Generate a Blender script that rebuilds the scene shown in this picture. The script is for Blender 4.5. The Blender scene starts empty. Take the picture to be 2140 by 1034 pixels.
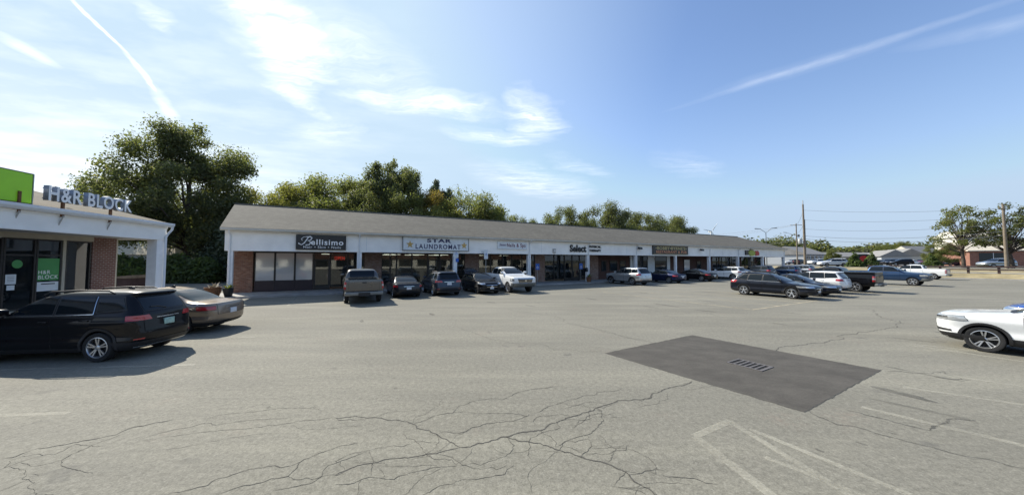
import bpy, bmesh, math, random
import numpy as np
from mathutils import Vector, Matrix
R = math.radians
SC = bpy.context.scene
COL = SC.collection
rnd = random.Random(7)
rng = np.random.default_rng(11)

# ------------------------------------------------------------------ site frame
# t runs along the shop row (away to the right), n from its front edge out over the car park
ANG = R(28.547)
P0 = Vector((-18.26, 20.90, 0))
D = Vector((math.cos(ANG), math.sin(ANG), 0))
N = Vector((math.sin(ANG), -math.cos(ANG), 0))
def W(t, n, z=0.0):
    return P0 + D*t + N*n + Vector((0, 0, z))
SUN_AZ = Vector((-0.797, 0.604, 0))
SUN_EL = R(40)

# ------------------------------------------------------------------ materials
def nt_new(name):
    m = bpy.data.materials.new(name); m.use_nodes = True
    nt = m.node_tree
    return m, nt, nt.nodes['Principled BSDF']
def setp(b, **k):
    for a, v in k.items():
        b.inputs[a.replace('_', ' ')].default_value = v
def c4(c): return (c[0], c[1], c[2], 1)
class NB:
    """small node-tree helper"""
    def __init__(self, nt): self.nt = nt
    def n(self, typ, **kw):
        x = self.nt.nodes.new(typ)
        for k, v in kw.items(): setattr(x, k, v)
        return x
    def put(self, sock, v):
        if isinstance(v, bpy.types.NodeSocket): self.nt.links.new(v, sock)
        elif v is not None: sock.default_value = v
    def math(self, op, a, b=None, c=None, clamp=False):
        x = self.n('ShaderNodeMath', operation=op); x.use_clamp = clamp
        self.put(x.inputs[0], a)
        if b is not None: self.put(x.inputs[1], b)
        if c is not None: self.put(x.inputs[2], c)
        return x.outputs[0]
    def vmath(self, op, a, b=None):
        x = self.n('ShaderNodeVectorMath', operation=op)
        self.put(x.inputs[0], a)
        if b is not None: self.put(x.inputs[1], b)
        return x.outputs['Value' if op in ('LENGTH', 'DOT_PRODUCT') else 'Vector']
    def coord(self, which='Object'):
        return self.n('ShaderNodeTexCoord').outputs[which]
    def noise(self, vec, scale, detail=3, rough=.55, dist=0.0, out='Fac'):
        x = self.n('ShaderNodeTexNoise'); self.put(x.inputs['Vector'], vec)
        x.inputs['Scale'].default_value = scale; x.inputs['Detail'].default_value = detail
        x.inputs['Roughness'].default_value = rough; x.inputs['Distortion'].default_value = dist
        return x.outputs[out]
    def ramp(self, f, lo, hi, a=0.0, b=1.0):
        x = self.n('ShaderNodeMapRange'); x.clamp = True
        self.put(x.inputs[0], f)
        x.inputs[1].default_value = lo; x.inputs[2].default_value = hi
        x.inputs[3].default_value = a; x.inputs[4].default_value = b
        return x.outputs[0]
    def mix(self, f, a, b, blend='MIX'):
        x = self.n('ShaderNodeMix', data_type='RGBA', blend_type=blend)
        self.put(x.inputs[0], f); self.put(x.inputs[6], a); self.put(x.inputs[7], b)
        return x.outputs[2]
    def mapping(self, vec, loc=(0, 0, 0), rot=(0, 0, 0), sc=(1, 1, 1), typ='POINT'):
        x = self.n('ShaderNodeMapping', vector_type=typ); self.put(x.inputs[0], vec)
        x.inputs[1].default_value = loc; x.inputs[2].default_value = rot; x.inputs[3].default_value = sc
        return x.outputs[0]
    def bump(self, h, strength=.3, dist=.02):
        x = self.n('ShaderNodeBump'); self.put(x.inputs['Height'], h)
        x.inputs['Strength'].default_value = strength; x.inputs['Distance'].default_value = dist
        return x.outputs[0]

def pr(name, col, rough=.6, metal=0.0, var=.12, scale=3.0, bump=0.0, coat=0.0, **kw):
    m, nt, b = nt_new(name); q = NB(nt)
    setp(b, Roughness=rough, Metallic=metal)
    if coat: setp(b, Coat_Weight=coat, Coat_Roughness=.04)
    for k, v in kw.items(): setp(b, **{k: v})
    if var:
        f = q.noise(q.coord(), scale, 4, .6)
        lo = [max(0, x*(1-var)) for x in col]; hi = [min(1, x*(1+var)) for x in col]
        nt.links.new(q.mix(q.ramp(f, .3, .7), c4(lo), c4(hi)), b.inputs['Base Color'])
        if bump: nt.links.new(q.bump(f, bump), b.inputs['Normal'])
    else:
        b.inputs['Base Color'].default_value = c4(col)
    return m
def emis(name, col, s):
    m, nt, b = nt_new(name)
    setp(b, Base_Color=c4(col), Emission_Color=c4(col), Emission_Strength=s)
    return m
def brick_mat(name, c1, c2, mortar, vert=True, bw=.21, bh=.07, streak=None, mort=.008):
    m, nt, b = nt_new(name); q = NB(nt)
    o = q.coord(); s = q.n('ShaderNodeSeparateXYZ'); q.put(s.inputs[0], o)
    u = q.math('ADD', s.outputs[0], s.outputs[1])
    cb = q.n('ShaderNodeCombineXYZ'); q.put(cb.inputs[0], u); q.put(cb.inputs[1], s.outputs[2])
    t = q.n('ShaderNodeTexBrick'); q.put(t.inputs['Vector'], cb.outputs[0])
    t.inputs['Color1'].default_value = c4(c1); t.inputs['Color2'].default_value = c4(c2); t.inputs['Mortar'].default_value = c4(mortar)
    t.inputs['Scale'].default_value = 1; t.inputs['Mortar Size'].default_value = mort; t.inputs['Bias'].default_value = 0
    t.inputs['Brick Width'].default_value = bw; t.inputs['Row Height'].default_value = bh
    f = q.noise(o, 2.2, 4); col = q.mix(q.ramp(f, .3, .7, 0, .55), t.outputs[0], q.mix(1, t.outputs[0], c4((.5, .45, .42)), 'MULTIPLY'))
    if streak:
        f2 = q.noise(q.mapping(cb.outputs[0], sc=(1.5, 9, 1)), 2.0, 4, .6)
        col = q.mix(q.ramp(f2, .50, .64, 0, .75), col, c4(streak))
    nt.links.new(col, b.inputs['Base Color']); setp(b, Roughness=.9)
    nt.links.new(q.bump(t.outputs['Fac'], -.4, .01), b.inputs['Normal'])
    return m
def glass_mat(name, tint=(.02, .025, .028), through=.6, rough=.02):
    """window glass: dark mirror-like skin, part of it see-through"""
    m, nt, b = nt_new(name); q = NB(nt)
    setp(b, Base_Color=c4(tint), Roughness=rough, IOR=2.1 if through else 1.42)
    b.inputs['Specular IOR Level'].default_value = .5
    if through > 0:
        tr = q.n('ShaderNodeBsdfTransparent'); tr.inputs[0].default_value = (.82, .88, .86, 1)
        mx = q.n('ShaderNodeMixShader'); fr = q.n('ShaderNodeFresnel'); fr.inputs[0].default_value = 2.1
        q.put(mx.inputs[0], q.math('MULTIPLY_ADD', fr.outputs[0], -1.6, through, True))
        nt.links.new(b.outputs[0], mx.inputs[1]); nt.links.new(tr.outputs[0], mx.inputs[2])
        nt.links.new(mx.outputs[0], nt.nodes['Material Output'].inputs[0])
    return m

M = {}
def asphalt():
    m, nt, b = nt_new('aged_asphalt'); q = NB(nt); o = q.coord()
    big = q.noise(o, .11, 5, .6); mid = q.noise(o, .9, 4, .6); fine = q.noise(o, 38, 4, .8); grit = q.noise(o, 85, 2, .6)
    v = q.n('ShaderNodeTexVoronoi'); q.put(v.inputs['Vector'], o); v.inputs['Scale'].default_value = 62
    col = q.mix(q.ramp(big, .3, .7), c4((.160, .151, .124)), c4((.218, .207, .173)))
    col = q.mix(q.ramp(mid, .35, .7, 0, .40), col, c4((.148, .141, .118)))
    stk = q.noise(q.mapping(o, rot=(0, 0, -ANG), sc=(.25, 1.6, 1)), .5, 5, .65)
    col = q.mix(q.ramp(stk, .46, .72, 0, .55), col, c4((.275, .260, .208)))
    fi = q.math('ADD', q.math('ADD', q.math('MULTIPLY', fine, .40), q.math('MULTIPLY', grit, .25)), q.math('MULTIPLY', q.noise(o, 13, 3, .7), .35))
    col = q.mix(q.ramp(fi, .36, .64), q.mix(1, col, c4((.60, .60, .59)), 'MULTIPLY'), q.mix(1, col, c4((1.46, 1.46, 1.45)), 'MULTIPLY'))
    vs = q.n('ShaderNodeSeparateColor'); q.put(vs.inputs[0], v.outputs['Color'])
    col = q.mix(q.ramp(vs.outputs[0], .90, .94, 0, .16), col, c4((.42, .40, .35)))
    col = q.mix(q.ramp(vs.outputs[1], .90, .94, 0, .25), col, c4((.085, .082, .075)))
    lane = q.noise(q.mapping(o, (3, 1, 0), rot=(0, 0, -ANG), sc=(.06, .55, 1)), 1.0, 3, .55)
    col = q.mix(q.ramp(lane, .50, .70, 0, .22), col, c4((.135, .130, .112)))
    sp = q.noise(o, 1.7, 3, .5); sp2 = q.noise(o, .16, 2, .5)
    spot = q.math('MULTIPLY', q.ramp(sp, .64, .72), q.ramp(sp2, .46, .60))
    col = q.mix(q.math('MULTIPLY', spot, .5), col, c4((.075, .073, .07)))
    pink = q.math('MULTIPLY', q.ramp(q.noise(q.mapping(o, (4, 7, 0)), .8, 3, .5), .60, .75), q.ramp(q.noise(o, 9, 3, .7), .45, .65))
    col = q.mix(q.math('MULTIPLY', pink, .30), col, c4((.27, .19, .15)))
    nt.links.new(col, b.inputs['Base Color'])
    setp(b, Roughness=.88); b.inputs['Specular IOR Level'].default_value = .25
    nt.links.new(q.bump(q.math('ADD', fi, q.math('MULTIPLY', mid, .5)), .5, .012), b.inputs['Normal'])
    return m
M['asphalt'] = asphalt()
def patchmat():
    m, nt, b = nt_new('new_asphalt'); q = NB(nt); o = q.coord()
    f = q.noise(o, 30, 3, .7); g = q.noise(q.mapping(o, rot=(0, 0, R(56)), sc=(.8, 1.3, 1)), 1.6, 6, .7)
    col = q.mix(q.ramp(g, .3, .75), c4((.066, .060, .051)), c4((.120, .109, .094)))
    col = q.mix(q.ramp(f, .3, .8, 0, .6), q.mix(1, col, c4((.75, .75, .75)), 'MULTIPLY'), q.mix(1, col, c4((1.25, 1.25, 1.25)), 'MULTIPLY'))
    nt.links.new(col, b.inputs['Base Color']); setp(b, Roughness=.85); b.inputs['Specular IOR Level'].default_value = .3
    nt.links.new(q.bump(f, .4, .01), b.inputs['Normal'])
    return m
M['patch'] = patchmat()
def linemat(name, col, lo, hi, amt=.72):
    m, nt, b = nt_new(name); q = NB(nt); o = q.coord()
    f = q.math('ADD', q.math('MULTIPLY', q.noise(o, 26, 3, .75), .6), q.math('MULTIPLY', q.noise(o, 1.3, 4, .6), .6))
    a = q.ramp(f, lo, hi, 0, amt)
    setp(b, Base_Color=c4(col), Roughness=.8)
    tr = q.n('ShaderNodeBsdfTransparent'); mx = q.n('ShaderNodeMixShader')
    q.put(mx.inputs[0], a); nt.links.new(tr.outputs[0], mx.inputs[1]); nt.links.new(b.outputs[0], mx.inputs[2])
    nt.links.new(mx.outputs[0], nt.nodes['Material Output'].inputs[0])
    return m
M['line_yellow'] = linemat('stall_line_paint', (.58, .50, .34), .34, .70)
M['line'] = linemat('worn_line_paint', (.56, .53, .43), .42, .84, .55)
M['crack'] = pr('crack_dark', (.074, .070, .060), .95, var=.3, scale=9)
M['sealed'] = linemat('sealed_crack', (.06, .058, .054), .35, .8)
M['stain'] = linemat('oil_stain', (.075, .071, .062), .38, 1.0)
M['concrete'] = pr('concrete', (.33, .32, .30), .9, var=.25, scale=1.2, bump=.15)
M['white'] = pr('white_trim', (.74, .76, .78), .55, var=.05, scale=1.5)
M['fascia'] = pr('white_fascia', (.92, .90, .86), .5, var=.07, scale=.9)
M['gutter'] = pr('gutter_beige', (.58, .56, .50), .55, var=.12, scale=1.5)
M['soffit'] = pr('soffit', (.40, .40, .40), .8, var=.08)
M['post'] = pr('white_post', (.88, .88, .88), .5, var=.06)
M['brick_a'] = brick_mat('brown_brick', (.27, .115, .065), (.18, .08, .055), (.25, .20, .17), streak=(.34, .25, .19))
M['brick_b'] = brick_mat('mixed_brick', (.26, .13, .095), (.36, .25, .20), (.22, .19, .17), streak=(.36, .31, .28))
M['brick_c'] = brick_mat('dark_brick', (.12, .05, .035), (.09, .042, .033), (.13, .10, .09))
M['brick_d'] = brick_mat('red_brick_grid', (.155, .065, .05), (.13, .055, .045), (.26, .22, .20), bw=.23, bh=.085, mort=.012)
M['brick_far'] = brick_mat('orange_brick', (.33, .13, .08), (.28, .11, .07), (.33, .24, .2))
M['frame'] = pr('dark_frame', (.022, .020, .020), .45, var=.1)
M['tanframe'] = pr('tan_frame', (.40, .37, .30), .6, var=.08)
M['kick'] = pr('dark_panel', (.035, .022, .026), .6, var=.15)
M['glass'] = glass_mat('shop_glass', through=.72)
M['glass_pale'] = glass_mat('curtained_glass', (.50, .52, .54), through=.12, rough=.05)
M['glass_dark'] = glass_mat('dark_glass', through=0)
M['intwall'] = pr('interior_wall', (.48, .46, .42), .9, var=.3, scale=.7)
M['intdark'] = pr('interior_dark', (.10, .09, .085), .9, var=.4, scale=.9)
M['fluor'] = emis('fluorescent', (1, .95, .82), 1.7)
M['neon'] = emis('neon_red', (.9, .05, .03), 1.1)
M['black'] = pr('black_sign', (.012, .014, .018), .35, var=0)
M['signwhite'] = pr('sign_white', (.70, .74, .76), .45, var=.06, scale=4)
M['navy'] = pr('navy_letter', (.020, .024, .10), .4, var=0)
M['gold'] = pr('gold_star', (.52, .34, .10), .5, var=.1)
M['goldtxt'] = pr('gold_text', (.50, .42, .20), .5, var=0)
M['orangetxt'] = pr('orange_text', (.55, .24, .12), .5, var=0)
M['maroon'] = pr('maroon_text', (.16, .012, .05), .5, var=0)
M['purple'] = pr('purple_text', (.10, .03, .14), .5, var=0)
M['lettwhite'] = pr('letter_white', (.92, .92, .92), .4, var=0)
M['lettside'] = pr('letter_side', (.20, .235, .29), .4, var=.1)
M['green'] = pr('green_cube', (.36, .74, .030), .35, var=.05)
M['greenposter'] = pr('poster_green', (.06, .28, .08), .5, var=.1)
M['rust'] = pr('rust', (.16, .075, .035), .85, var=.4, scale=12)
M['galv'] = pr('galvanised', (.42, .42, .41), .5, .6, var=.15)
M['blue'] = pr('sign_blue', (.03, .14, .55), .5, var=0)
M['red'] = pr('sign_red', (.45, .02, .02), .5, var=.05)
M['yellowgreen'] = pr('sign_lime', (.35, .40, .05), .5, var=.2, scale=8)
M['wood'] = pr('pole_wood', (.20, .165, .125), .9, var=.25, scale=2.5, bump=.2)
M['railwood'] = pr('rail_wood', (.055, .035, .035), .85, var=.3, scale=3)
M['wire'] = pr('wire', (.15, .165, .19), .6, var=0)
M['steel'] = pr('lamp_steel', (.20, .21, .21), .5, .5, var=.1)
M['iron'] = pr('grate_iron', (.12, .11, .108), .7, 0.0, var=.3, scale=20)
M['pit'] = pr('pit_black', (.006, .006, .006), 1, var=0)
M['rubber'] = pr('tyre', (.014, .014, .015), .8, var=.2, scale=10)
M['alloy'] = pr('alloy', (.52, .53, .55), .28, .85, var=.05)
M['darkalloy'] = pr('dark_alloy', (.05, .05, .055), .35, .7, var=.05)
M['brake'] = pr('wheel_hollow', (.012, .012, .013), .8, var=.1)
M['plastic'] = pr('black_plastic', (.018, .018, .02), .55, var=.15, scale=6)
M['gap'] = pr('panel_gap', (.004, .004, .004), .9, var=0)
M['chrome'] = pr('chrome', (.72, .73, .75), .12, 1, var=0)
M['carglass'] = glass_mat('car_glass', (.006, .010, .014), through=0, rough=.015)
M['redlamp'] = pr('tail_lamp', (.38, .012, .018), .15, var=0, coat=1.0)
M['clearlamp'] = pr('head_lamp', (.42, .44, .46), .1, .3, var=.1, scale=30, coat=1.0)
M['amber'] = pr('amber_lamp', (.6, .22, .02), .2, var=0, coat=1.0)
M['plate'] = pr('number_plate', (.62, .66, .72), .4, var=.25, scale=14)
M['plate_green'] = pr('green_plate', (.30, .46, .42), .4, var=.25, scale=14)
def paint(name, col, metal=.35, rough=.32):
    m, nt, b = nt_new('paint_'+name); q = NB(nt); o = q.coord()
    f = q.noise(o, 220, 1, .5)
    nt.links.new(q.mix(q.ramp(f, .3, .7, 0, .25), c4(col), c4([min(1, c*1.35) for c in col])), b.inputs['Base Color'])
    d = q.noise(o, 2.3, 4, .6)
    nt.links.new(q.ramp(d, .3, .8, rough-.06, rough+.10), b.inputs['Roughness'])
    setp(b, Metallic=metal, Coat_Weight=(.8 if max(col) > .1 else .5), Coat_Roughness=.04)
    b.inputs['Specular IOR Level'].default_value = .25 if max(col) > .1 else .08
    return m
PAINT = {
 'black': paint('black', (.007, .007, .009)), 'navyblack': paint('navyblack', (.008, .011, .020)), 'navy': paint('navy', (.010, .016, .050)),
 'bronze': paint('bronze', (.24, .195, .155), .55), 'grey': paint('grey', (.115, .108, .100), .7), 'charcoal': paint('charcoal', (.028, .031, .038), .5),
 'slate': paint('slate', (.040, .052, .075), .6), 'white': paint('white', (.74, .75, .75), 0, .3), 'silver': paint('silver', (.42, .44, .46), .75),
 'blue': paint('blue', (.018, .045, .11), .6), 'steelblue': paint('steelblue', (.022, .055, .125), .6), 'brightblue': paint('brightblue', (.015, .08, .38), .4),
 'red': paint('red', (.25, .02, .02), .3), 'tan': paint('tan', (.30, .26, .2), .5)}

def tree_mat(name, cols, transl=.6):
    m, nt, b = nt_new(name); q = NB(nt)
    geo = q.n('ShaderNodeNewGeometry'); o = q.coord('Object')
    rp = geo.outputs['Random Per Island']
    f = q.noise(o, .35, 3, .6)
    col = q.mix(q.ramp(f, .35, .65), c4(cols[0]), c4(cols[1]))
    col = q.mix(q.ramp(rp, .0, 1.0, 0, .6), col, c4(cols[2]))
    col = q.mix(q.ramp(rp, .955, .965, 0, .6), col, c4(cols[3]))
    nt.links.new(col, b.inputs['Base Color']); setp(b, Roughness=.55); b.inputs['Specular IOR Level'].default_value = .3
    tl = q.n('ShaderNodeBsdfTranslucent'); mx = q.n('ShaderNodeMixShader'); mx.inputs[0].default_value = transl
    nt.links.new(q.mix(1, col, c4((1.15, 1.25, .6)), 'MULTIPLY'), tl.inputs[0])
    nt.links.new(b.outputs[0], mx.inputs[1]); nt.links.new(tl.outputs[0], mx.inputs[2])
    nt.links.new(mx.outputs[0], nt.nodes['Material Output'].inputs[0])
    return m
M['leaf_oak'] = tree_mat('oak_leaves', ((0.114, 0.127, 0.066), (0.147, 0.157, 0.081), (0.180, 0.187, 0.104), (0.260, 0.205, 0.091)))
M['leaf_mid'] = tree_mat('mixed_leaves', ((0.147, 0.161, 0.066), (0.184, 0.193, 0.079), (0.216, 0.222, 0.099), (0.326, 0.227, 0.091)))
M['leaf_yel'] = tree_mat('yellowing_leaves', ((0.184, 0.187, 0.063), (0.228, 0.216, 0.072), (0.249, 0.233, 0.091), (0.358, 0.249, 0.091)))
M['leaf_rust'] = tree_mat('turning_leaves', ((0.206, 0.165, 0.061), (0.271, 0.165, 0.061), (0.228, 0.200, 0.072), (0.391, 0.205, 0.079)))
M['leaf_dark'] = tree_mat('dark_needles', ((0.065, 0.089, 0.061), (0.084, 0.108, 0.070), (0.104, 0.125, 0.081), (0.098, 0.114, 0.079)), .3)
M['leaf_hedge'] = tree_mat('hedge_leaves', ((0.092, 0.131, 0.057), (0.120, 0.159, 0.067), (0.158, 0.193, 0.081), (0.195, 0.216, 0.079)))
M['bark'] = pr('bark', (.075, .058, .045), .95, var=.35, scale=5, bump=.4)
M['grass'] = pr('dry_grass', (.27, .225, .13), .95, var=.35, scale=.6, bump=.3)
M['earth'] = pr('earth', (.10, .10, .055), .95, var=.4, scale=.25)
M['road'] = pr('road_asphalt', (.15, .15, .145), .9, var=.15, scale=.4)
def roofmat(name, c, rot=0):
    m, nt, b = nt_new(name); q = NB(nt); o = q.coord(); s = q.n('ShaderNodeSeparateXYZ'); q.put(s.inputs[0], o)
    cb = q.n('ShaderNodeCombineXYZ'); q.put(cb.inputs[0], s.outputs[0]); q.put(cb.inputs[1], q.math('MULTIPLY', s.outputs[2], 2.6))
    t = q.n('ShaderNodeTexBrick'); q.put(t.inputs['Vector'], cb.outputs[0]); t.inputs['Scale'].default_value = 1
    t.inputs['Brick Width'].default_value = .30; t.inputs['Row Height'].default_value = .15; t.inputs['Mortar Size'].default_value = .006
    a = [x*.82 for x in c]; d = [x*1.15 for x in c]
    t.inputs['Color1'].default_value = c4(a); t.inputs['Color2'].default_value = c4(d); t.inputs['Mortar'].default_value = c4([x*.6 for x in c])
    g = q.noise(q.mapping(o, sc=(.5, 1, 2)), .7, 5, .65); g2 = q.noise(q.mapping(o, sc=(2.2, 1, .25)), .9, 4, .65)
    col = q.mix(q.ramp(g, .3, .72, 0, .7), t.outputs[0], c4([x*.68 for x in c]))
    col = q.mix(q.ramp(g2, .5, .75, 0, .35), col, c4([x*1.3 for x in c]))
    nt.links.new(col, b.inputs['Base Color']); setp(b, Roughness=.92); b.inputs['Specular IOR Level'].default_value = .25
    nt.links.new(q.bump(t.outputs['Fac'], -.3, .01), b.inputs['Normal'])
    return m
M['shingle'] = roofmat('grey_shingle', (.155, .143, .118))
M['shingle_brown'] = roofmat('brown_shingle', (.135, .115, .088))
M['shingle_far'] = pr('far_shingle', (.22, .215, .21), .9, var=.12, scale=.8)
M['siding'] = pr('grey_siding', (.40, .42, .44), .7, var=.06)
M['cream'] = pr('cream_siding', (.62, .58, .48), .7, var=.08)
M['palewall'] = pr('pale_wall', (.68, .66, .58), .7, var=.06)
M['tanroof'] = pr('tan_roof', (.52, .47, .38), .9, var=.1)

# ------------------------------------------------------------------ mesh helper
class MB:
    def __init__(s): s.v = []; s.f = []; s.m = []
    def quad(s, pts, mi=0):
        k = len(s.v); s.v += [tuple(p) for p in pts]; s.f.append(tuple(range(k, k+len(pts)))); s.m.append(mi)
    def box(s, x0, x1, y0, y1, z0, z1, mi=0):
        k = len(s.v)
        s.v += [(x0, y0, z0), (x1, y0, z0), (x1, y1, z0), (x0, y1, z0), (x0, y0, z1), (x1, y0, z1), (x1, y1, z1), (x0, y1, z1)]
        for f in ((3, 2, 1, 0), (4, 5, 6, 7), (0, 1, 5, 4), (1, 2, 6, 5), (2, 3, 7, 6), (3, 0, 4, 7)):
            s.f.append(tuple(k+i for i in f)); s.m.append(mi)
    def cbox(s, x0, x1, y0, y1, z0, z1, c=.01, mi=0):
        """box with chamfered edges"""
        bm = bmesh.new(); bmesh.ops.create_cube(bm, size=1)
        for v in bm.verts: v.co = ((x0+x1)/2+v.co.x*(x1-x0), (y0+y1)/2+v.co.y*(y1-y0), (z0+z1)/2+v.co.z*(z1-z0))
        bmesh.ops.bevel(bm, geom=bm.edges[:], offset=c, segments=2, affect='EDGES', profile=.5)
        s.addbm(bm, mi)
    def addbm(s, bm, mi=0):
        k = len(s.v); bm.verts.index_update()
        s.v += [tuple(v.co) for v in bm.verts]
        for f in bm.faces: s.f.append(tuple(k+v.index for v in f.verts)); s.m.append(mi)
        bm.free()
    def tube(s, pts, r, n=8, mi=0, cap=True):
        pts = [Vector(p) for p in pts]; rr = r if isinstance(r, (list, tuple)) else [r]*len(pts)
        k = len(s.v)
        t0 = (pts[1]-pts[0]).normalized(); a = t0.orthogonal().normalized()
        for i, p in enumerate(pts):
            t = (pts[min(i+1, len(pts)-1)]-pts[max(i-1, 0)]).normalized()
            a = (a-t*a.dot(t)).normalized(); b = t.cross(a)
            for j in range(n):
                th = 2*math.pi*j/n; s.v.append(tuple(p+(a*math.cos(th)+b*math.sin(th))*rr[i]))
        for i in range(len(pts)-1):
            for j in range(n):
                s.f.append((k+i*n+j, k+i*n+(j+1) % n, k+(i+1)*n+(j+1) % n, k+(i+1)*n+j)); s.m.append(mi)
        if cap:
            s.f.append(tuple(k+j for j in reversed(range(n)))); s.m.append(mi)
            e = k+(len(pts)-1)*n; s.f.append(tuple(e+j for j in range(n))); s.m.append(mi)
    def lathe(s, prof, n=24, mi=0, axis='y', c=(0, 0, 0)):
        """profile of (radius, offset along axis)"""
        k = len(s.v)
        for (r, h) in prof:
            for j in range(n):
                th = 2*math.pi*j/n
                if axis == 'y': p = (c[0]+r*math.cos(th), c[1]+h, c[2]+r*math.sin(th))
                else: p = (c[0]+r*math.cos(th), c[1]+r*math.sin(th), c[2]+h)
                s.v.append(p)
        for i in range(len(prof)-1):
            for j in range(n):
                s.f.append((k+i*n+j, k+(i+1)*n+j, k+(i+1)*n+(j+1) % n, k+i*n+(j+1) % n)); s.m.append(mi)
    def prism(s, poly, a, b, axis='y', mi=0):
        """polygon in the two other axes, extruded from a to b along axis"""
        n = len(poly); k = len(s.v)
        def P(p, h): return (p[0], h, p[1]) if axis == 'y' else ((h, p[0], p[1]) if axis == 'x' else (p[0], p[1], h))
        s.v += [P(p, a) for p in poly]+[P(p, b) for p in poly]
        s.f.append(tuple(k+i for i in range(n))); s.f.append(tuple(k+n+i for i in reversed(range(n)))); s.m += [mi, mi]
        for i in range(n): s.f.append((k+i, k+n+i, k+n+(i+1) % n, k+(i+1) % n)); s.m.append(mi)
    def xform(s, mat, k0=0):
        for i in range(k0, len(s.v)): s.v[i] = tuple(mat @ Vector(s.v[i]))
    def mesh(s, name, mats, smooth=None, fix=True):
        me = bpy.data.meshes.new(name); me.from_pydata(s.v, [], s.f)
        for m in (mats if isinstance(mats, (list, tuple)) else [mats]): me.materials.append(m)
        me.polygons.foreach_set('material_index', s.m)
        if fix:
            bm = bmesh.new(); bm.from_mesh(me); bmesh.ops.recalc_face_normals(bm, faces=bm.faces[:]); bm.to_mesh(me); bm.free()
        if smooth is not None:
            me.shade_smooth(); me.set_sharp_from_angle(angle=R(smooth))
        me.update()
        return me
    def build(s, name, mats, parent=None, smooth=None, loc=(0, 0, 0), rotz=0, fix=True):
        return obj(name, s.mesh(name, mats, smooth, fix), parent, loc, rotz)
def obj(name, data, parent=None, loc=(0, 0, 0), rotz=0):
    o = bpy.data.objects.new(name, data); COL.objects.link(o)
    o.location = loc; o.rotation_euler = (0, 0, rotz); o.parent = parent
    return o
def thing(name, label, cat, loc=(0, 0, 0), rotz=0, group=None):
    o = obj(name, None, None, loc, rotz); o.empty_display_size = .3
    return tag(o, label, cat, group)
def tag(o, label, cat, group=None, kind=None):
    o['label'] = label; o['category'] = cat
    if group: o['group'] = group
    if kind: o['kind'] = kind
    return o
def struct(o):
    o['kind'] = 'structure'; return o

def text_mesh(name, body, x0, x1, z0, z1, mat, depth=.02, bold=0.0, shear=0.0, y=0.0, matside=None, gap=1.12):
    """flat lettering in the xz plane facing -y, fitted to a box"""
    cu = bpy.data.curves.new('lettering', 'FONT'); cu.body = body; cu.size = 1; cu.shear = shear; cu.offset = bold; cu.extrude = .01; cu.space_character = gap
    cu.resolution_u = 4
    tmp = bpy.data.objects.new('tmp', cu); COL.objects.link(tmp)
    bpy.context.view_layer.update()
    dg = bpy.context.evaluated_depsgraph_get()
    me = bpy.data.meshes.new_from_object(tmp.evaluated_get(dg)); me.name = name
    bpy.data.objects.remove(tmp); bpy.data.curves.remove(cu)
    n = len(me.vertices); co = np.zeros(n*3); me.vertices.foreach_get('co', co); co = co.reshape(-1, 3)
    mn = co.min(0); mx = co.max(0)
    out = np.zeros_like(co)
    out[:, 0] = x0+(co[:, 0]-mn[0])/(mx[0]-mn[0])*(x1-x0)
    out[:, 2] = z0+(co[:, 1]-mn[1])/(mx[1]-mn[1])*(z1-z0)
    out[:, 1] = y-(co[:, 2]-mn[2])/(mx[2]-mn[2])*depth
    me.vertices.foreach_set('co', out.ravel()); me.materials.clear(); me.materials.append(mat)
    if matside:
        me.materials.append(matside); me.update()
        for p in me.polygons:
            if abs(p.normal.y) < .5: p.material_index = 1
    me.update()
    return me
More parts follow.
